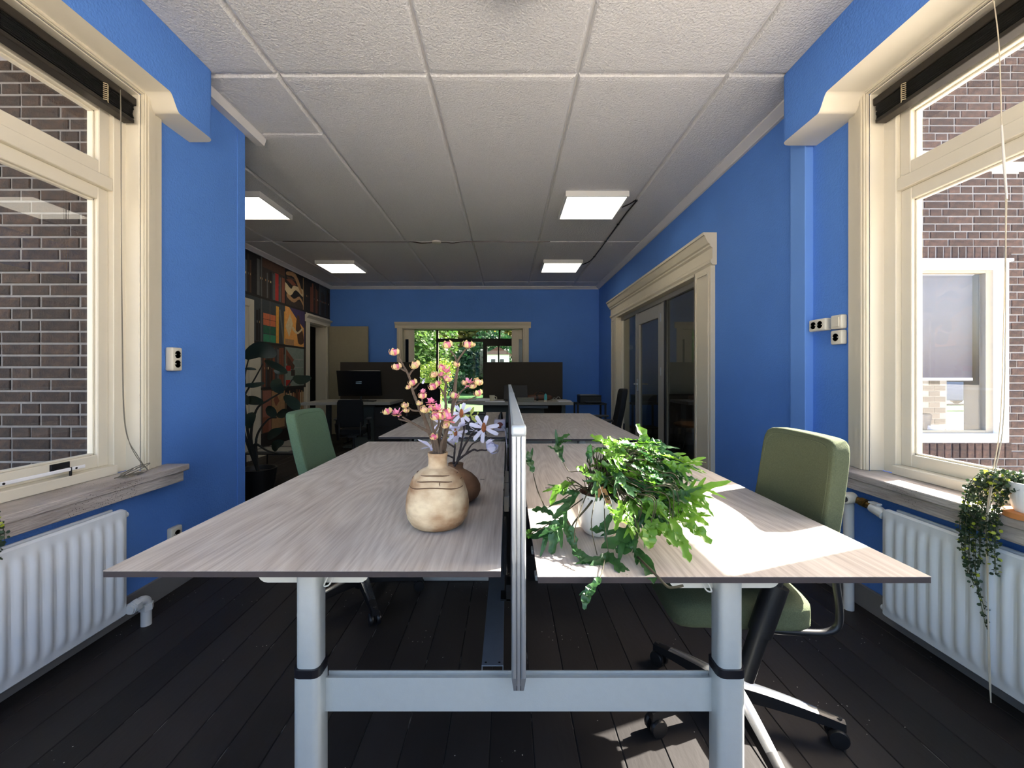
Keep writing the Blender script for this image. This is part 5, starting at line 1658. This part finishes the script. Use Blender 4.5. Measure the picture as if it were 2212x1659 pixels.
branch('blossom_branch', 'tall pink blossom branch reaching up to the left from the pale vase', PG,
       [([(905, 1690), (900, 1600), (840, 1420), (760, 1200), (700, 1080), (640, 930), (590, 790), (545, 610), (460, 450), (390, 320)], .0062, .0022), ([(495, 530), (440, 500), (395, 475)], .003, .002), ([(548, 585), (575, 540), (630, 490)], .0028, .0018), ([(695, 1090), (600, 1085), (520, 1035)], .003, .0018), ([(600, 790), (640, 760), (690, 700)], .0025, .0018)],
       [('bud', 340, 265, .0155), ('bud', 385, 470, .015), ('orange', 655, 440, .016), ('orange', 490, 1010, .0115), ('orange', 490, 1080, .010), ('bud', 610, 690, .014), ('wpetal', 745, 660, .013), ('orange', 545, 755, .009)], TWIG, D1)
branch('blossom_branch', 'low pink blossom branch pointing left over the desk edge from the pale vase', PG,
       [([(930, 1690), (925, 1600), (880, 1450), (790, 1370), (700, 1320), (560, 1240), (450, 1175)], .0055, .002), ([(560, 1240), (470, 1225), (395, 1205)], .003, .0018)],
       [('pink', 375, 1140, .0155, -.01), ('bud', 255, 1095, .014)], TWIG, D1 - .005)
branch('blossom_branch', 'middle pink blossom branch with a large cluster, upright in the pale vase', PG,
       [([(985, 1690), (980, 1600), (970, 1450), (1000, 1300), (1060, 1050), (1050, 880), (1060, 700), (1075, 620)], .006, .0025), ([(1055, 900), (1000, 800), (960, 760)], .003, .002), ([(1060, 700), (1000, 600), (930, 590)], .003, .002)],
       [('pink', 1065, 560, .0185), ('bud', 1000, 475, .0135), ('orange', 905, 580, .013), ('pink', 1000, 610, .012), ('bud', 900, 740, .0155), ('bud', 960, 700, .012), ('orange', 1080, 640, .012)], TWIG, D1 + .01)
branch('blossom_branch', 'tallest pink blossom branch forked at the top, in the pale vase', PG,
       [([(1010, 1690), (1040, 1600), (1060, 1400), (1130, 1150), (1180, 900), (1195, 700), (1215, 560), (1230, 480), (1215, 390)], .0066, .0032), ([(1215, 400), (1180, 310), (1120, 240)], .003, .002), ([(1215, 400), (1290, 290), (1350, 210)], .003, .002), ([(1235, 490), (1200, 440)], .003, .002)],
       [('bud', 1095, 160, .0165), ('bud', 1365, 160, .017), ('orange', 1425, 155, .010), ('orange', 1195, 430, .0115), ('bud', 1165, 870, .016)], TWIG, D1 + .02)
branch('blossom_branch', 'pink blossom branch reaching right with a ragged flower cluster, in the pale vase', PG,
       [([(1000, 1690), (1020, 1600), (1080, 1350), (1150, 1080), (1250, 850), (1340, 770)], .0045, .002), ([(1200, 1010), (1290, 960), (1400, 925), (1490, 890)], .0025, .0016), ([(1340, 770), (1430, 710), (1490, 680)], .002, .0015)],
       [('pink', 1385, 715, .0155), ('orange', 1440, 740, .012), ('orange', 1500, 680, .015), ('bud', 1530, 840, .0145), ('orange', 1330, 690, .010)], TWIG, D1 + .015)
branch('blossom_branch', 'short pink blossom branch with crowded clusters above the neck of the pale vase', PG,
       [([(960, 1690), (950, 1600), (900, 1400), (860, 1240), (870, 1080)], .005, .002), ([(900, 1400), (960, 1280), (960, 1150)], .004, .002), ([(990, 1690), (1000, 1550), (1060, 1400), (1100, 1290)], .005, .002), ([(840, 1200), (820, 1120), (770, 1090)], .003, .002), ([(760, 1180), (730, 980), (730, 900)], .003, .002)],
       [('pink', 855, 985, .016, -.01), ('bud', 870, 1050, .011), ('orange', 755, 1070, .0145, -.01), ('pink', 955, 1095, .018, -.015), ('bud', 935, 1155, .0165, -.02), ('bud', 1080, 1105, .015), ('pink', 1110, 1225, .0185, -.02), ('orange', 1080, 1290, .012, -.02), ('pink', 735, 840, .012), ('bud', 730, 880, .013), ('orange', 690, 980, .010), ('bud', 890, 1450, .012, -.02), ('bud', 1000, 1170, .013, -.01)], TWIG, D1 - .01)
D2 = v2c[1]
WG = 'white magnolia branches in the dark vase'
branch('magnolia_branch', 'white magnolia branch with a big open flower upright in the dark vase', WG,
       [([(1200, 1870), (1250, 1690), (1290, 1500), (1320, 1350), (1340, 1230), (1400, 1150)], .0042, .0018), ([(1320, 1350), (1290, 1230), (1280, 1160)], .003, .002)],
       [('white', 1280, 1130, .040, 0, .1), ('pod', 1410, 1150, .028), ('wpetal', 1260, 1320, .036), ('pod', 1500, 1150, .014)], TWIG2, D2)
branch('magnolia_branch', 'white magnolia branch leaning right with an open flower in the dark vase', WG,
       [([(1190, 1870), (1280, 1660), (1400, 1450), (1500, 1310), (1560, 1220), (1640, 1205)], .004, .0016), ([(1470, 1350), (1560, 1330), (1600, 1330)], .003, .002), ([(1400, 1450), (1520, 1400), (1640, 1420)], .0025, .0015)],
       [('white', 1600, 1330, .043, -.02, -.2), ('wpetal', 1490, 1380, .026)], TWIG2, D2 - .01)
branch('magnolia_branch', 'white magnolia twig bending low to the right with one closed bud', WG,
       [([(1180, 1870), (1260, 1760), (1440, 1640), (1500, 1650), (1560, 1640), (1620, 1645), (1660, 1625)], .0038, .0022), ([(1340, 1700), (1430, 1560), (1560, 1500), (1640, 1440)], .0028, .0014)],
       [('whitebud', 1645, 1630, .030)], TWIG2, D2 - .03)
branch('magnolia_branch', 'white magnolia branch with drooping petals half hidden behind the pink branches', WG,
       [([(1165, 1870), (1180, 1700), (1190, 1550), (1180, 1400)], .0038, .002), ([(1180, 1600), (1050, 1500), (960, 1300)], .003, .0018), ([(1170, 1750), (1000, 1680), (850, 1610)], .003, .0018)],
       [('white', 1195, 1400, .034, 0, .3), ('wpetal', 965, 1270, .032), ('wpetal', 1170, 1565, .042), ('wpetal', 1000, 1480, .020), ('wpetal', 840, 1600, .042), ('wpetal', 850, 1650, .036), ('pod', 1140, 1470, .024)], TWIG2, D2 + .005)

# ------------------------------------------------------------------ potted kangaroo fern on the right desk
FERN = mat('fern_leaf_lit', (66, 114, 34), .30, rgb2=(112, 156, 44), var=(14, .8), spec=.6, trans=.32)  # brighter copy of the leaf green, sunlight put into the colour
FERN2 = mat('fern_leaf_shaded', (36, 74, 40), .32, rgb2=(58, 100, 48), var=(14, .8), spec=.5, trans=.30)  # darker copy of the leaf green, shade put into the colour
RHIZ = mat('fern_stem_brown', (58, 52, 30), .7)
fz = .7585
fc = Vector((.240, 1.085, fz))
ft = thing('potted_fern', 'bushy green kangaroo fern in a white pot on the sunny right desk', 'potted plant', fc)
b = MB()
b.lathe([(0, .002), (.036, 0), (.040, .003), (.050, .018), (.0545, .045), (.0550, .075), (.0550, .105), (.0520, .105), (.0515, .092), (0, .090)], fc, 40)
b.build('pot', mat('white_glazed_pot', (236, 234, 226), .3), ft)
b = MB()
for k in range(90):
    a, r = frn.uniform(0, 6.28), .050 * math.sqrt(frn.random())
    b.cushion((fc.x + r * math.cos(a), fc.y + r * math.sin(a), fz + .094 + frn.uniform(0, .012)), (.006, .005, .004), 3, 2)
b.build('bark_soil', mat('bark_chips', (96, 62, 44), .9, rnd=.3, var=(60, .4)), ft, kind='stuff')
def fq(X, Y, d):            # reading of the enlarged detail of the fern
    return at(1100 + X / 3.686, 890 + Y / 3.686, d)
def frond(stem, blade, w, lobes, m, nrm=Vector((0, -.55, .83)), rs=.0016):
    """stem curve, then a blade along the blade points with pointed side lobes [(t, length, side, angle)]"""
    b = MB()
    S_ = bez(stem, 6)
    b.tube(S_, [rs * (1 - .4 * i / len(S_)) for i in range(len(S_))], 6, m=1)
    B_ = bez(blade, 6)
    n = len(B_) - 1
    L = sum((B_[i + 1] - B_[i]).length for i in range(n))
    ws = []
    for i in range(n + 1):
        t = i / n
        ws.append(w * (.15 + 1.0 * math.sin(math.pi * min(1, t * .92 + .06)) ** .7) * (1 + .22 * math.sin(t * 21 + n + L * 90)) if t < 1 else w * .04)
    b.ribbon(B_, ws, nrm, 0, .3, .38)
    if not lobes and w > .007 and m is not RHIZ:
        lobes = [(frn.uniform(.3, .5), L * .26, 1, .7), (frn.uniform(.35, .6), L * .24, -1, .7)]
    for (t, ln, sd, ang) in lobes:
        i = max(1, min(n - 1, int(t * n)))
        d = (B_[i + 1] - B_[i - 1]).normalized()
        side = d.cross(nrm).normalized() * sd
        dr = (d * math.cos(ang) + side * math.sin(ang)).normalized()
        p = B_[i]
        dn = nrm * -.18 + Vector((frn.uniform(-.1, .1), frn.uniform(-.1, .1), frn.uniform(-.12, .12)))
        pts = [p - dr * w * .3, p + dr * ln * .35, p + dr * ln * .7 + d * ln * .06 + dn * ln * .2, p + dr * ln + d * ln * .16 + dn * ln * .6]
        b.ribbon(bez(pts, 3), [w * .55, w * .62, w * .62, w * .6, w * .55, w * .5, w * .42, w * .34, w * .22, w * .05], nrm, 0, .3, .4)
    return b.build('frond', [m, RHIZ], ft, fix=False)
def lob(n, ln, a=.75):
    return [(.25 + .5 * k / max(1, n - 1) if n > 1 else .45, ln * frn.uniform(.75, 1.15), 1 if k % 2 else -1, a * frn.uniform(.8, 1.2)) for k in range(n)]
c0 = fc + Vector((0, 0, .098))
def st(X, Y, d, bend=(.0, 0, .02), dx=0, dy=0):
    a = c0 + Vector((dx, dy, 0))
    e = fq(X, Y, d)
    o_ = Vector((e.x - a.x, e.y - a.y, 0))
    o_ = o_.normalized() * .062 if o_.length > .06 else o_
    return [a, a + o_ * .75 + Vector((0, 0, .022 + max(0, (e.z - a.z) * .4))), (a + e) / 2 + o_ * .3 + Vector(bend), e]
# separately visible fronds
frond(st(1045, 305, 1.12, (.01, .0, .05)), [fq(1045, 305, 1.12), fq(1072, 200, 1.13), fq(1010, 95, 1.15)], .0115, [], FERN)
frond(st(1040, 300, 1.11, (.01, .0, .05)), [fq(1035, 295, 1.11), fq(950, 255, 1.08), fq(875, 248, 1.06)], .0088, [], FERN2)
frond(st(430, 400, 1.14, (-.01, .02, .01)), [fq(430, 400, 1.14), fq(385, 290, 1.14), fq(420, 215, 1.13), fq(485, 180, 1.12)], .0085, [(.3, .036, -1, .9), (.5, .030, 1, .8), (.62, .045, 1, .9), (.2, .03, 1, .9), (.45, .04, -1, .7)], FERN2)
frond(st(290, 770, 1.05, (-.02, 0, .0)), [fq(290, 770, 1.05), fq(230, 640, 1.05), fq(190, 490, 1.06)], .0012, [], RHIZ)
frond([fq(290, 770, 1.05), fq(225, 620, 1.055), fq(190, 485, 1.06)], [fq(190, 480, 1.06), fq(165, 400, 1.06), fq(145, 310, 1.06)], .0075, [(.35, .030, -1, .5), (.6, .03, 1, .6)], FERN2)
rh = [c0 + Vector((-.02, -.03, 0)), fq(620, 760, 1.01), fq(510, 890, .985), fq(500, 960, .98)]
frond(rh, [fq(440, 850, .99), fq(300, 960, .97), fq(165, 1000, .975)], .0105, [(.3, .055, -1, .8), (.55, .05, -1, .9), (.5, .05, 1, .8), (.3, .045, 1, 1.0)], FERN2, rs=.0028)
frond([fq(500, 930, .98), fq(470, 870, .985), fq(430, 850, .99)], [fq(430, 850, .99), fq(370, 950, .965), fq(335, 1135, .95)], .0115, [(.35, .05, 1, .6), (.35, .045, -1, .7)], FERN2)
frond([fq(500, 930, .98), fq(450, 860, .985), fq(420, 860, .99)], [fq(430, 850, .99), fq(490, 980, .97), fq(520, 1090, .96)], .0105, [], FERN2)
frond([fq(440, 860, .99), fq(350, 830, 1.0), fq(320, 800, 1.02)], [fq(350, 820, 1.01), fq(270, 780, 1.02), fq(178, 782, 1.03)], .0075, [], FERN2)
frond(st(700, 1140, .93, (-.02, -.03, .02), -.01, -.02), [fq(800, 1120, .93), fq(700, 1230, .895), fq(560, 1335, .86)], .0095, [(.25, .06, 1, .7), (.5, .04, -1, .6)], FERN2)
frond(st(790, 1120, .93, (-.01, -.03, .02), 0, -.03), [fq(800, 1125, .93), fq(860, 1230, .885), fq(930, 1325, .85)], .0090, [(.4, .035, -1, .6)], FERN2)
frond([fq(760, 1180, .90), fq(745, 1250, .86), fq(725, 1320, .835)], [fq(725, 1320, .835), fq(660, 1400, .82), fq(610, 1480, .81), fq(597, 1575, .80)], .0075, [], FERN2)
frond(st(1000, 1090, .95, (.01, -.04, .02), .02, -.03), [fq(1000, 1090, .95), fq(1090, 1210, .89), fq(1150, 1370, .83)], .0125, [(.2, .045, 1, .5)], FERN2)
frond(st(1040, 850, .98, (.02, -.03, .03), .01, -.03), [fq(1040, 850, .98), fq(900, 1000, .95), fq(730, 1085, .935)], .0125, [(.4, .06, 1, .8), (.55, .05, -1, .7), (.3, .05, -1, .8)], FERN2)
frond(st(1020, 900, .97, (.02, -.03, .03), .02, -.03), [fq(1000, 930, .965), fq(940, 1060, .94), fq(850, 1120, .93)], .014, [], FERN2)
frond(st(1380, 650, 1.03, (.04, -.02, .06), .02, 0), [fq(1370, 680, 1.03), fq(1540, 610, 1.02), fq(1770, 552, 1.03)], .0085, [(.2, .05, -1, .7), (.32, .05, 1, .7), (.45, .04, -1, .8), (.5, .05, 1, .9)], FERN)
frond(st(1350, 700, 1.0, (.04, -.02, .06), .02, 0), [fq(1370, 690, 1.0), fq(1500, 690, .98), fq(1590, 755, .97)], .0095, [(.3, .045, 1, .7), (.4, .05, -1, .8), (.6, .04, 1, .6)], FERN)
frond(st(1350, 840, .96, (.04, -.03, .06), .03, -.01), [fq(1340, 840, .96), fq(1480, 930, .925), fq(1608, 1055, .90)], .0115, [], FERN)
frond(st(1300, 850, .95, (.04, -.03, .06), .03, -.02), [fq(1290, 840, .955), fq(1360, 1010, .91), fq(1437, 1200, .875)], .0105, [], FERN)
frond(st(1380, 820, .99, (.04, -.03, .06), .03, 0), [fq(1370, 810, .98), fq(1490, 850, .965), fq(1590, 908, .95)], .0085, [(.3, .04, -1, .7)], FERN)
frond(st(1130, 880, .94, (.03, -.03, .04), .02, -.03), [fq(1130, 870, .945), fq(1110, 980, .915), fq(1120, 1090, .895)], .0130, [(.3, .03, 1, .5), (.3, .03, -1, .5)], FERN)
frond(st(1150, 860, .95, (.03, -.03, .04), .02, -.03), [fq(1150, 860, .95), fq(1240, 950, .92), fq(1340, 1080, .89)], .0100, [], FERN)
frond(st(1270, 900, .94, (.04, -.03, .05), .02, -.02), [fq(1270, 890, .94), fq(1285, 980, .92), fq(1275, 1060, .91)], .0080, [], FERN)
frond(st(800, 820, .985, (.0, -.03, .02), 0, -.04), [fq(810, 820, .985), fq(740, 930, .97), fq(640, 938, .965)], .0085, [(.4, .03, -1, .6)], FERN2)
frond(st(560, 650, 1.05, (-.03, -.01, .04), -.02, 0), [fq(560, 640, 1.05), fq(470, 640, 1.03), fq(380, 650, 1.02)], .0080, [(.3, .05, -1, .8), (.5, .05, 1, .8)], FERN2)
frond(st(520, 600, 1.06, (-.03, -.01, .04), -.02, 0), [fq(520, 560, 1.06), fq(390, 610, 1.03), fq(330, 745, 1.0)], .0080, [(.5, .035, 1, .7), (.3, .035, -1, .7)], FERN)
frond(st(540, 640, 1.04, (-.03, -.02, .03), -.02, -.01), [fq(540, 650, 1.03), fq(440, 770, 1.0), fq(345, 850, .99)], .0090, [(.3, .05, 1, .8), (.5, .05, -1, .8)], FERN2)
frond(st(520, 1040, .95, (-.02, -.03, 0), -.02, -.03), [fq(510, 1060, .95), fq(560, 1150, .92), fq(700, 1220, .90)], .0085, [(.3, .035, -1, .8), (.6, .04, 1, .8), (.5, .03, -1, .8)], FERN2)
frond(st(640, 480, 1.11, (-.01, .01, .04)), [fq(650, 520, 1.11), fq(600, 470, 1.12), fq(530, 440, 1.13)], .0095, [(.4, .03, 1, .7)], FERN)
frond(st(640, 420, 1.11, (-.01, .01, .05)), [fq(640, 420, 1.11), fq(635, 330, 1.12), fq(650, 255, 1.12)], .0070, [], FERN2)
frond(st(690, 290, 1.10, (-.01, .01, .06)), [fq(660, 330, 1.11), fq(720, 300, 1.10), fq(790, 325, 1.08)], .0075, [], FERN2)
frond(st(800, 290, 1.08, (.0, .01, .06)), [fq(830, 320, 1.07), fq(760, 240, 1.09), fq(640, 188, 1.10)], .0100, [(.3, .035, 1, .6), (.5, .03, -1, .6)], FERN)
# the crowded middle of the plant
made = 0
while made < 165:
    X, Y = frn.uniform(600, 1420), frn.uniform(225, 880)
    if ((X - 1050) / 400) ** 2 + ((Y - 545) / 330) ** 2 > 1 or (X < 800 and Y > 560) or (X < 730 and frn.random() < .5):
        continue
    made += 1
    dep = 1.14 - .19 * (Y - 200) / 700 + frn.uniform(-.04, .05)
    p = fq(X, Y, dep)
    p.z = max(p.z, fz + .05)
    out = Vector((p.x - c0.x, p.y - c0.y, 0))
    ang = math.atan2(out.y, out.x) + frn.uniform(-.9, .9)
    dirv = Vector((math.cos(ang), math.sin(ang), frn.uniform(-.7, .45))).normalized()
    ln = frn.uniform(.055, .105)
    s0 = p - dirv * ln * .5
    s0.z = max(s0.z, fz + .04)
    base = c0 + Vector((frn.uniform(-.03, .035), frn.uniform(-.03, .03), 0))
    oo = Vector((s0.x - base.x, s0.y - base.y, 0))
    oo = oo.normalized() * .05 if oo.length > .05 else oo
    mid = base + oo + Vector((0, 0, .03 + .03 * frn.random() + max(0, (s0.z - base.z) * .5)))
    wob_ = Vector((frn.uniform(-.3, .3), frn.uniform(-.3, .3), frn.uniform(-.1, .35))) * ln * .5
    e = s0 + dirv * ln - Vector((0, 0, ln * frn.uniform(0, .35)))
    e.z = max(e.z, fz + .02)
    nn = Vector((frn.uniform(-.6, .6), frn.uniform(-.9, .2), frn.uniform(.5, 1))).normalized()
    frond([base, mid, s0], [s0, s0 + (e - s0) * .35 + wob_ * .7, s0 + (e - s0) * .7 + wob_ * .6, e], frn.uniform(.0058, .0092), lob(frn.choice([0, 2, 3, 3, 4, 5]), ln * .46, .8), FERN if frn.random() < .72 else FERN2, nn, rs=.0012)
# new thin stalks in the middle and a bare rhizome over the desk edge
b = MB()
for k in range(26):
    p = c0 + Vector((frn.uniform(-.035, .045), frn.uniform(-.03, .03), -.002))
    e = p + Vector((frn.uniform(-.02, .06), frn.uniform(-.03, .03), frn.uniform(.04, .10)))
    b.tube(bez([p, (p + e) / 2 + Vector((frn.uniform(-.01, .01), 0, .012)), e], 4), .0011, 5)
b.build('stalks', RHIZ, ft)
b = MB(); b.tube(bez([fq(1020, 1150, .92), fq(1110, 1240, .85), fq(1180, 1310, .825), fq(1260, 1390, .815), fq(1320, 1395, .812), fq(1385, 1382, .812)], 6), [.0026] * 31, 7)
b.build('rhizome', RHIZ, ft)
b = MB(); b.ribbon(bez([c0 + Vector((-.02, -.045, 0)), c0 + Vector((-.005, -.055, .03)), c0 + Vector((.01, -.056, -.008))], 5), [.006] * 11, Vector((0, -1, .2)), 0, .3)
b.build('dry_leaf', mat('dry_tan_leaf', (170, 128, 82), .8), ft, fix=False)
frond([c0 + Vector((-.04, -.02, 0)), fq(300, 900, .98), fq(160, 975, .975)], [fq(170, 990, .975), fq(150, 975, .975), fq(128, 985, .975)], .011, [], FERN)

# ------------------------------------------------------------------ trailing plants on the window sills
def trail(label, pot_c, sz, strands, dome, potmat, name='trailing_plant', leafn=9):
    t = thing(name, label, 'potted plant', (pot_c[0], pot_c[1], sz))
    b = MB(); b.lathe([(0, .02), (.040, .02), (.047, .035), (.054, .118), (.050, .118), (.046, .10), (0, .098)], (pot_c[0], pot_c[1], sz), 32); b.build('pot', potmat, t)
    b = MB(); b.lathe([(.066, .0005), (.070, .02), (.066, .021), (0, .019)], (pot_c[0], pot_c[1], sz), 32); b.build('saucer', mat('terracotta', (204, 132, 76), .8, var=(20, .2)), t)
    lb, sb = MB(), MB()
    rr0 = random.Random(len(label))
    def leaf(p, s):
        d = Vector((rr0.gauss(0, 1), rr0.gauss(0, 1), rr0.gauss(-.1, .6))).normalized()
        q = d.cross(Vector((rr0.gauss(0, 1), rr0.gauss(0, 1), rr0.gauss(0, 1)))).normalized()
        n_ = 6
        vs_ = [p + d * s * (1 + math.cos(6.283 * k / n_)) * .5 * 1.1 + q * s * .5 * math.sin(6.283 * k / n_) for k in range(n_)]
        lb.add(vs_, [tuple(range(n_))], 0 if rr0.random() < .9 else 1)
    for st_ in strands:
        P_ = bez(st_, 8)
        sb.tube(P_, .0010, 5)
        for p in P_:
            for k in range(2):
                leaf(p + Vector((rr0.uniform(-.006, .006), rr0.uniform(-.006, .006), rr0.uniform(-.004, .004))), rr0.uniform(.008, .0125))
    for k in range(dome[2]):
        a, e = rr0.uniform(0, 6.283), rr0.uniform(-.5, 1.4)
        p = Vector(dome[0]) + Vector((math.cos(a) * math.cos(e) * dome[1][0], math.sin(a) * math.cos(e) * dome[1][1], math.sin(e) * dome[1][2])) * rr0.uniform(.75, 1.05)
        leaf(p, rr0.uniform(.009, .014))
    sb.build('stems', mat('plant_stem_brown', (70, 74, 48), .8), t)
    lb.build('leaves', [mat('small_round_leaf', (34, 54, 38), .5, rgb2=(60, 80, 50), var=(20, .8), trans=.2), mat('yellow_new_leaf', (176, 186, 60), .5, trans=.3)], t, kind='stuff', fix=False)
    return t
px0 = 1.735
tr = []
tr0 = random.Random(8)
for k in range(17):
    y_ = 1.40 + tr0.uniform(0, .12)
    bot = tr0.choice([.60, .56, .52, .50, .46, .55, .62])
    x_ = 1.655 - tr0.uniform(0, .012)
    tr.append([(px0 - .02, 1.39, .81), (1.70, y_ - .01, .80 - tr0.uniform(0, .04)), (1.672, y_, .715), (x_, y_ + tr0.uniform(-.02, .02), .64), (x_ - .004, y_ + tr0.uniform(-.03, .03), bot)])
for (y_, bot) in ((1.46, .36), (1.455, .30), (1.475, .40), (1.50, .45), (1.49, .42)):
    tr.append([(px0 - .02, 1.40, .81), (1.69, y_ + .01, .78), (1.668, y_ + .02, .70), (1.652, y_ + .015, .60), (1.650, y_ + .01, (bot + .6) / 2), (1.648, y_ - .02, bot)])
trail('trailing small-leaved plant in a white pot hanging over the right window sill', (px0, 1.375), .692, tr, ((1.715, 1.43, .795), (.05, .085, .045), 300), WHITE)
tl = []
for (y_, bot) in ((1.395, .60), (1.385, .585), (1.375, .55)):
    tl.append([(-1.74, 1.28, .80), (-1.705, y_ - .03, .73), (-1.692, y_, .665), (-1.688, y_ + .004, bot)])
trail('trailing plant at the picture edge on the left window sill', (-1.755, 1.245), .692, tl, ((-1.74, 1.25, .80), (.05, .07, .04), 160), WHITE)

# ------------------------------------------------------------------ dark rubber plant, low table by the left corner
rp = thing('rubber_plant', 'tall dark rubber plant standing in front of the book wallpaper', 'potted plant', (-2.33, 3.95, 0))
RL = mat('dark_rubber_leaf', (30, 40, 30), .35, rgb2=(44, 56, 40), var=(5, .8))
b = MB(); b.lathe([(0, 0), (.12, 0), (.16, .28), (.145, .28), (.13, .24), (0, .23)], (-2.36, 3.95, 0), 28); b.build('pot', BLACK, rp)
def rq(X, Y, d=3.9):
    return at(500 + X / 6.144, 720 + Y / 6.144, d)
top = Vector((-2.36, 3.95, .24))
stems_ = [[top, rq(240, 1440), rq(180, 1000), rq(180, 820), rq(300, 620), rq(420, 400)], [top, rq(260, 1400), rq(330, 1020), rq(500, 880), rq(690, 760), rq(820, 600)], [top, rq(200, 1430), rq(150, 1200), rq(160, 900), rq(180, 560), rq(230, 330)],
          [top, rq(330, 1400), rq(480, 1150), rq(600, 1120)], [top, rq(300, 1480), rq(480, 1560), rq(640, 1600)]]
for s_ in stems_:
    b = MB(); B_ = bez(s_, 6); b.tube(B_, [.014 - .009 * i / len(B_) for i in range(len(B_))], 8); b.build('stem', mat('dark_plant_stem', (46, 44, 36), .8), rp)
leaves_ = [((590, 300), (380, 220), (165, 330), 110), ((440, 360), (600, 440), (745, 520), 45), ((745, 520), (640, 520), (560, 490), 30), ((820, 580), (930, 620), (1065, 590), 62), ((620, 600), (600, 690), (690, 790), 75),
           ((440, 660), (300, 690), (160, 690), 35), ((290, 1050), (250, 1130), (230, 1265), 70), ((170, 880), (280, 890), (430, 920), 60), ((470, 980), (530, 1040), (590, 1110), 60), ((600, 1090), (700, 1060), (740, 1010), 60),
           ((330, 480), (250, 470), (165, 470), 20), ((170, 820), (200, 880), (220, 950), 40), ((480, 1400), (560, 1330), (680, 1280), 60), ((150, 560), (120, 700), (100, 850), 70), ((700, 830), (830, 930), (900, 1010), 70), ((560, 1560), (600, 1480), (700, 1440), 60)]
for (a, m_, e, w) in leaves_:
    pts = bez([rq(a[0], a[1], 3.9), rq(m_[0], m_[1], 3.86), rq(e[0], e[1], 3.84)], 5)
    wd = w / 6.144 / 900 * 3.9
    n = len(pts)
    ws = [wd * math.sin(math.pi * min(.97, (i + .5) / n)) ** .8 for i in range(n)]
    ws[-1] = .002
    b = MB(); b.ribbon(pts, ws, Vector((.1, -1, .25)), 0, .18)
    b.build('leaf', RL, rp, fix=False)
lt = thing('low_wire_table', 'low dark wire table beside the rubber plant', 'table', (-2.2, 4.5, 0))
bxs(lt, 'tabletop', BLACK, [(-2.75, -2.10, 4.30, 4.75, .335, .35)])
for (x, y) in ((-2.72, 4.33), (-2.13, 4.33), (-2.72, 4.72), (-2.13, 4.72)):
    b = MB(); b.tube([(x, y, .335), (x, y, 0)], .008); b.build('leg', DKMET, lt)
tag(one_box('magazine', mat('grey_magazine', (128, 126, 116), .7), (-2.66, -2.30, 4.36, 4.62, .3505, .362), None), 'grey magazine lying on the low wire table', 'magazine')
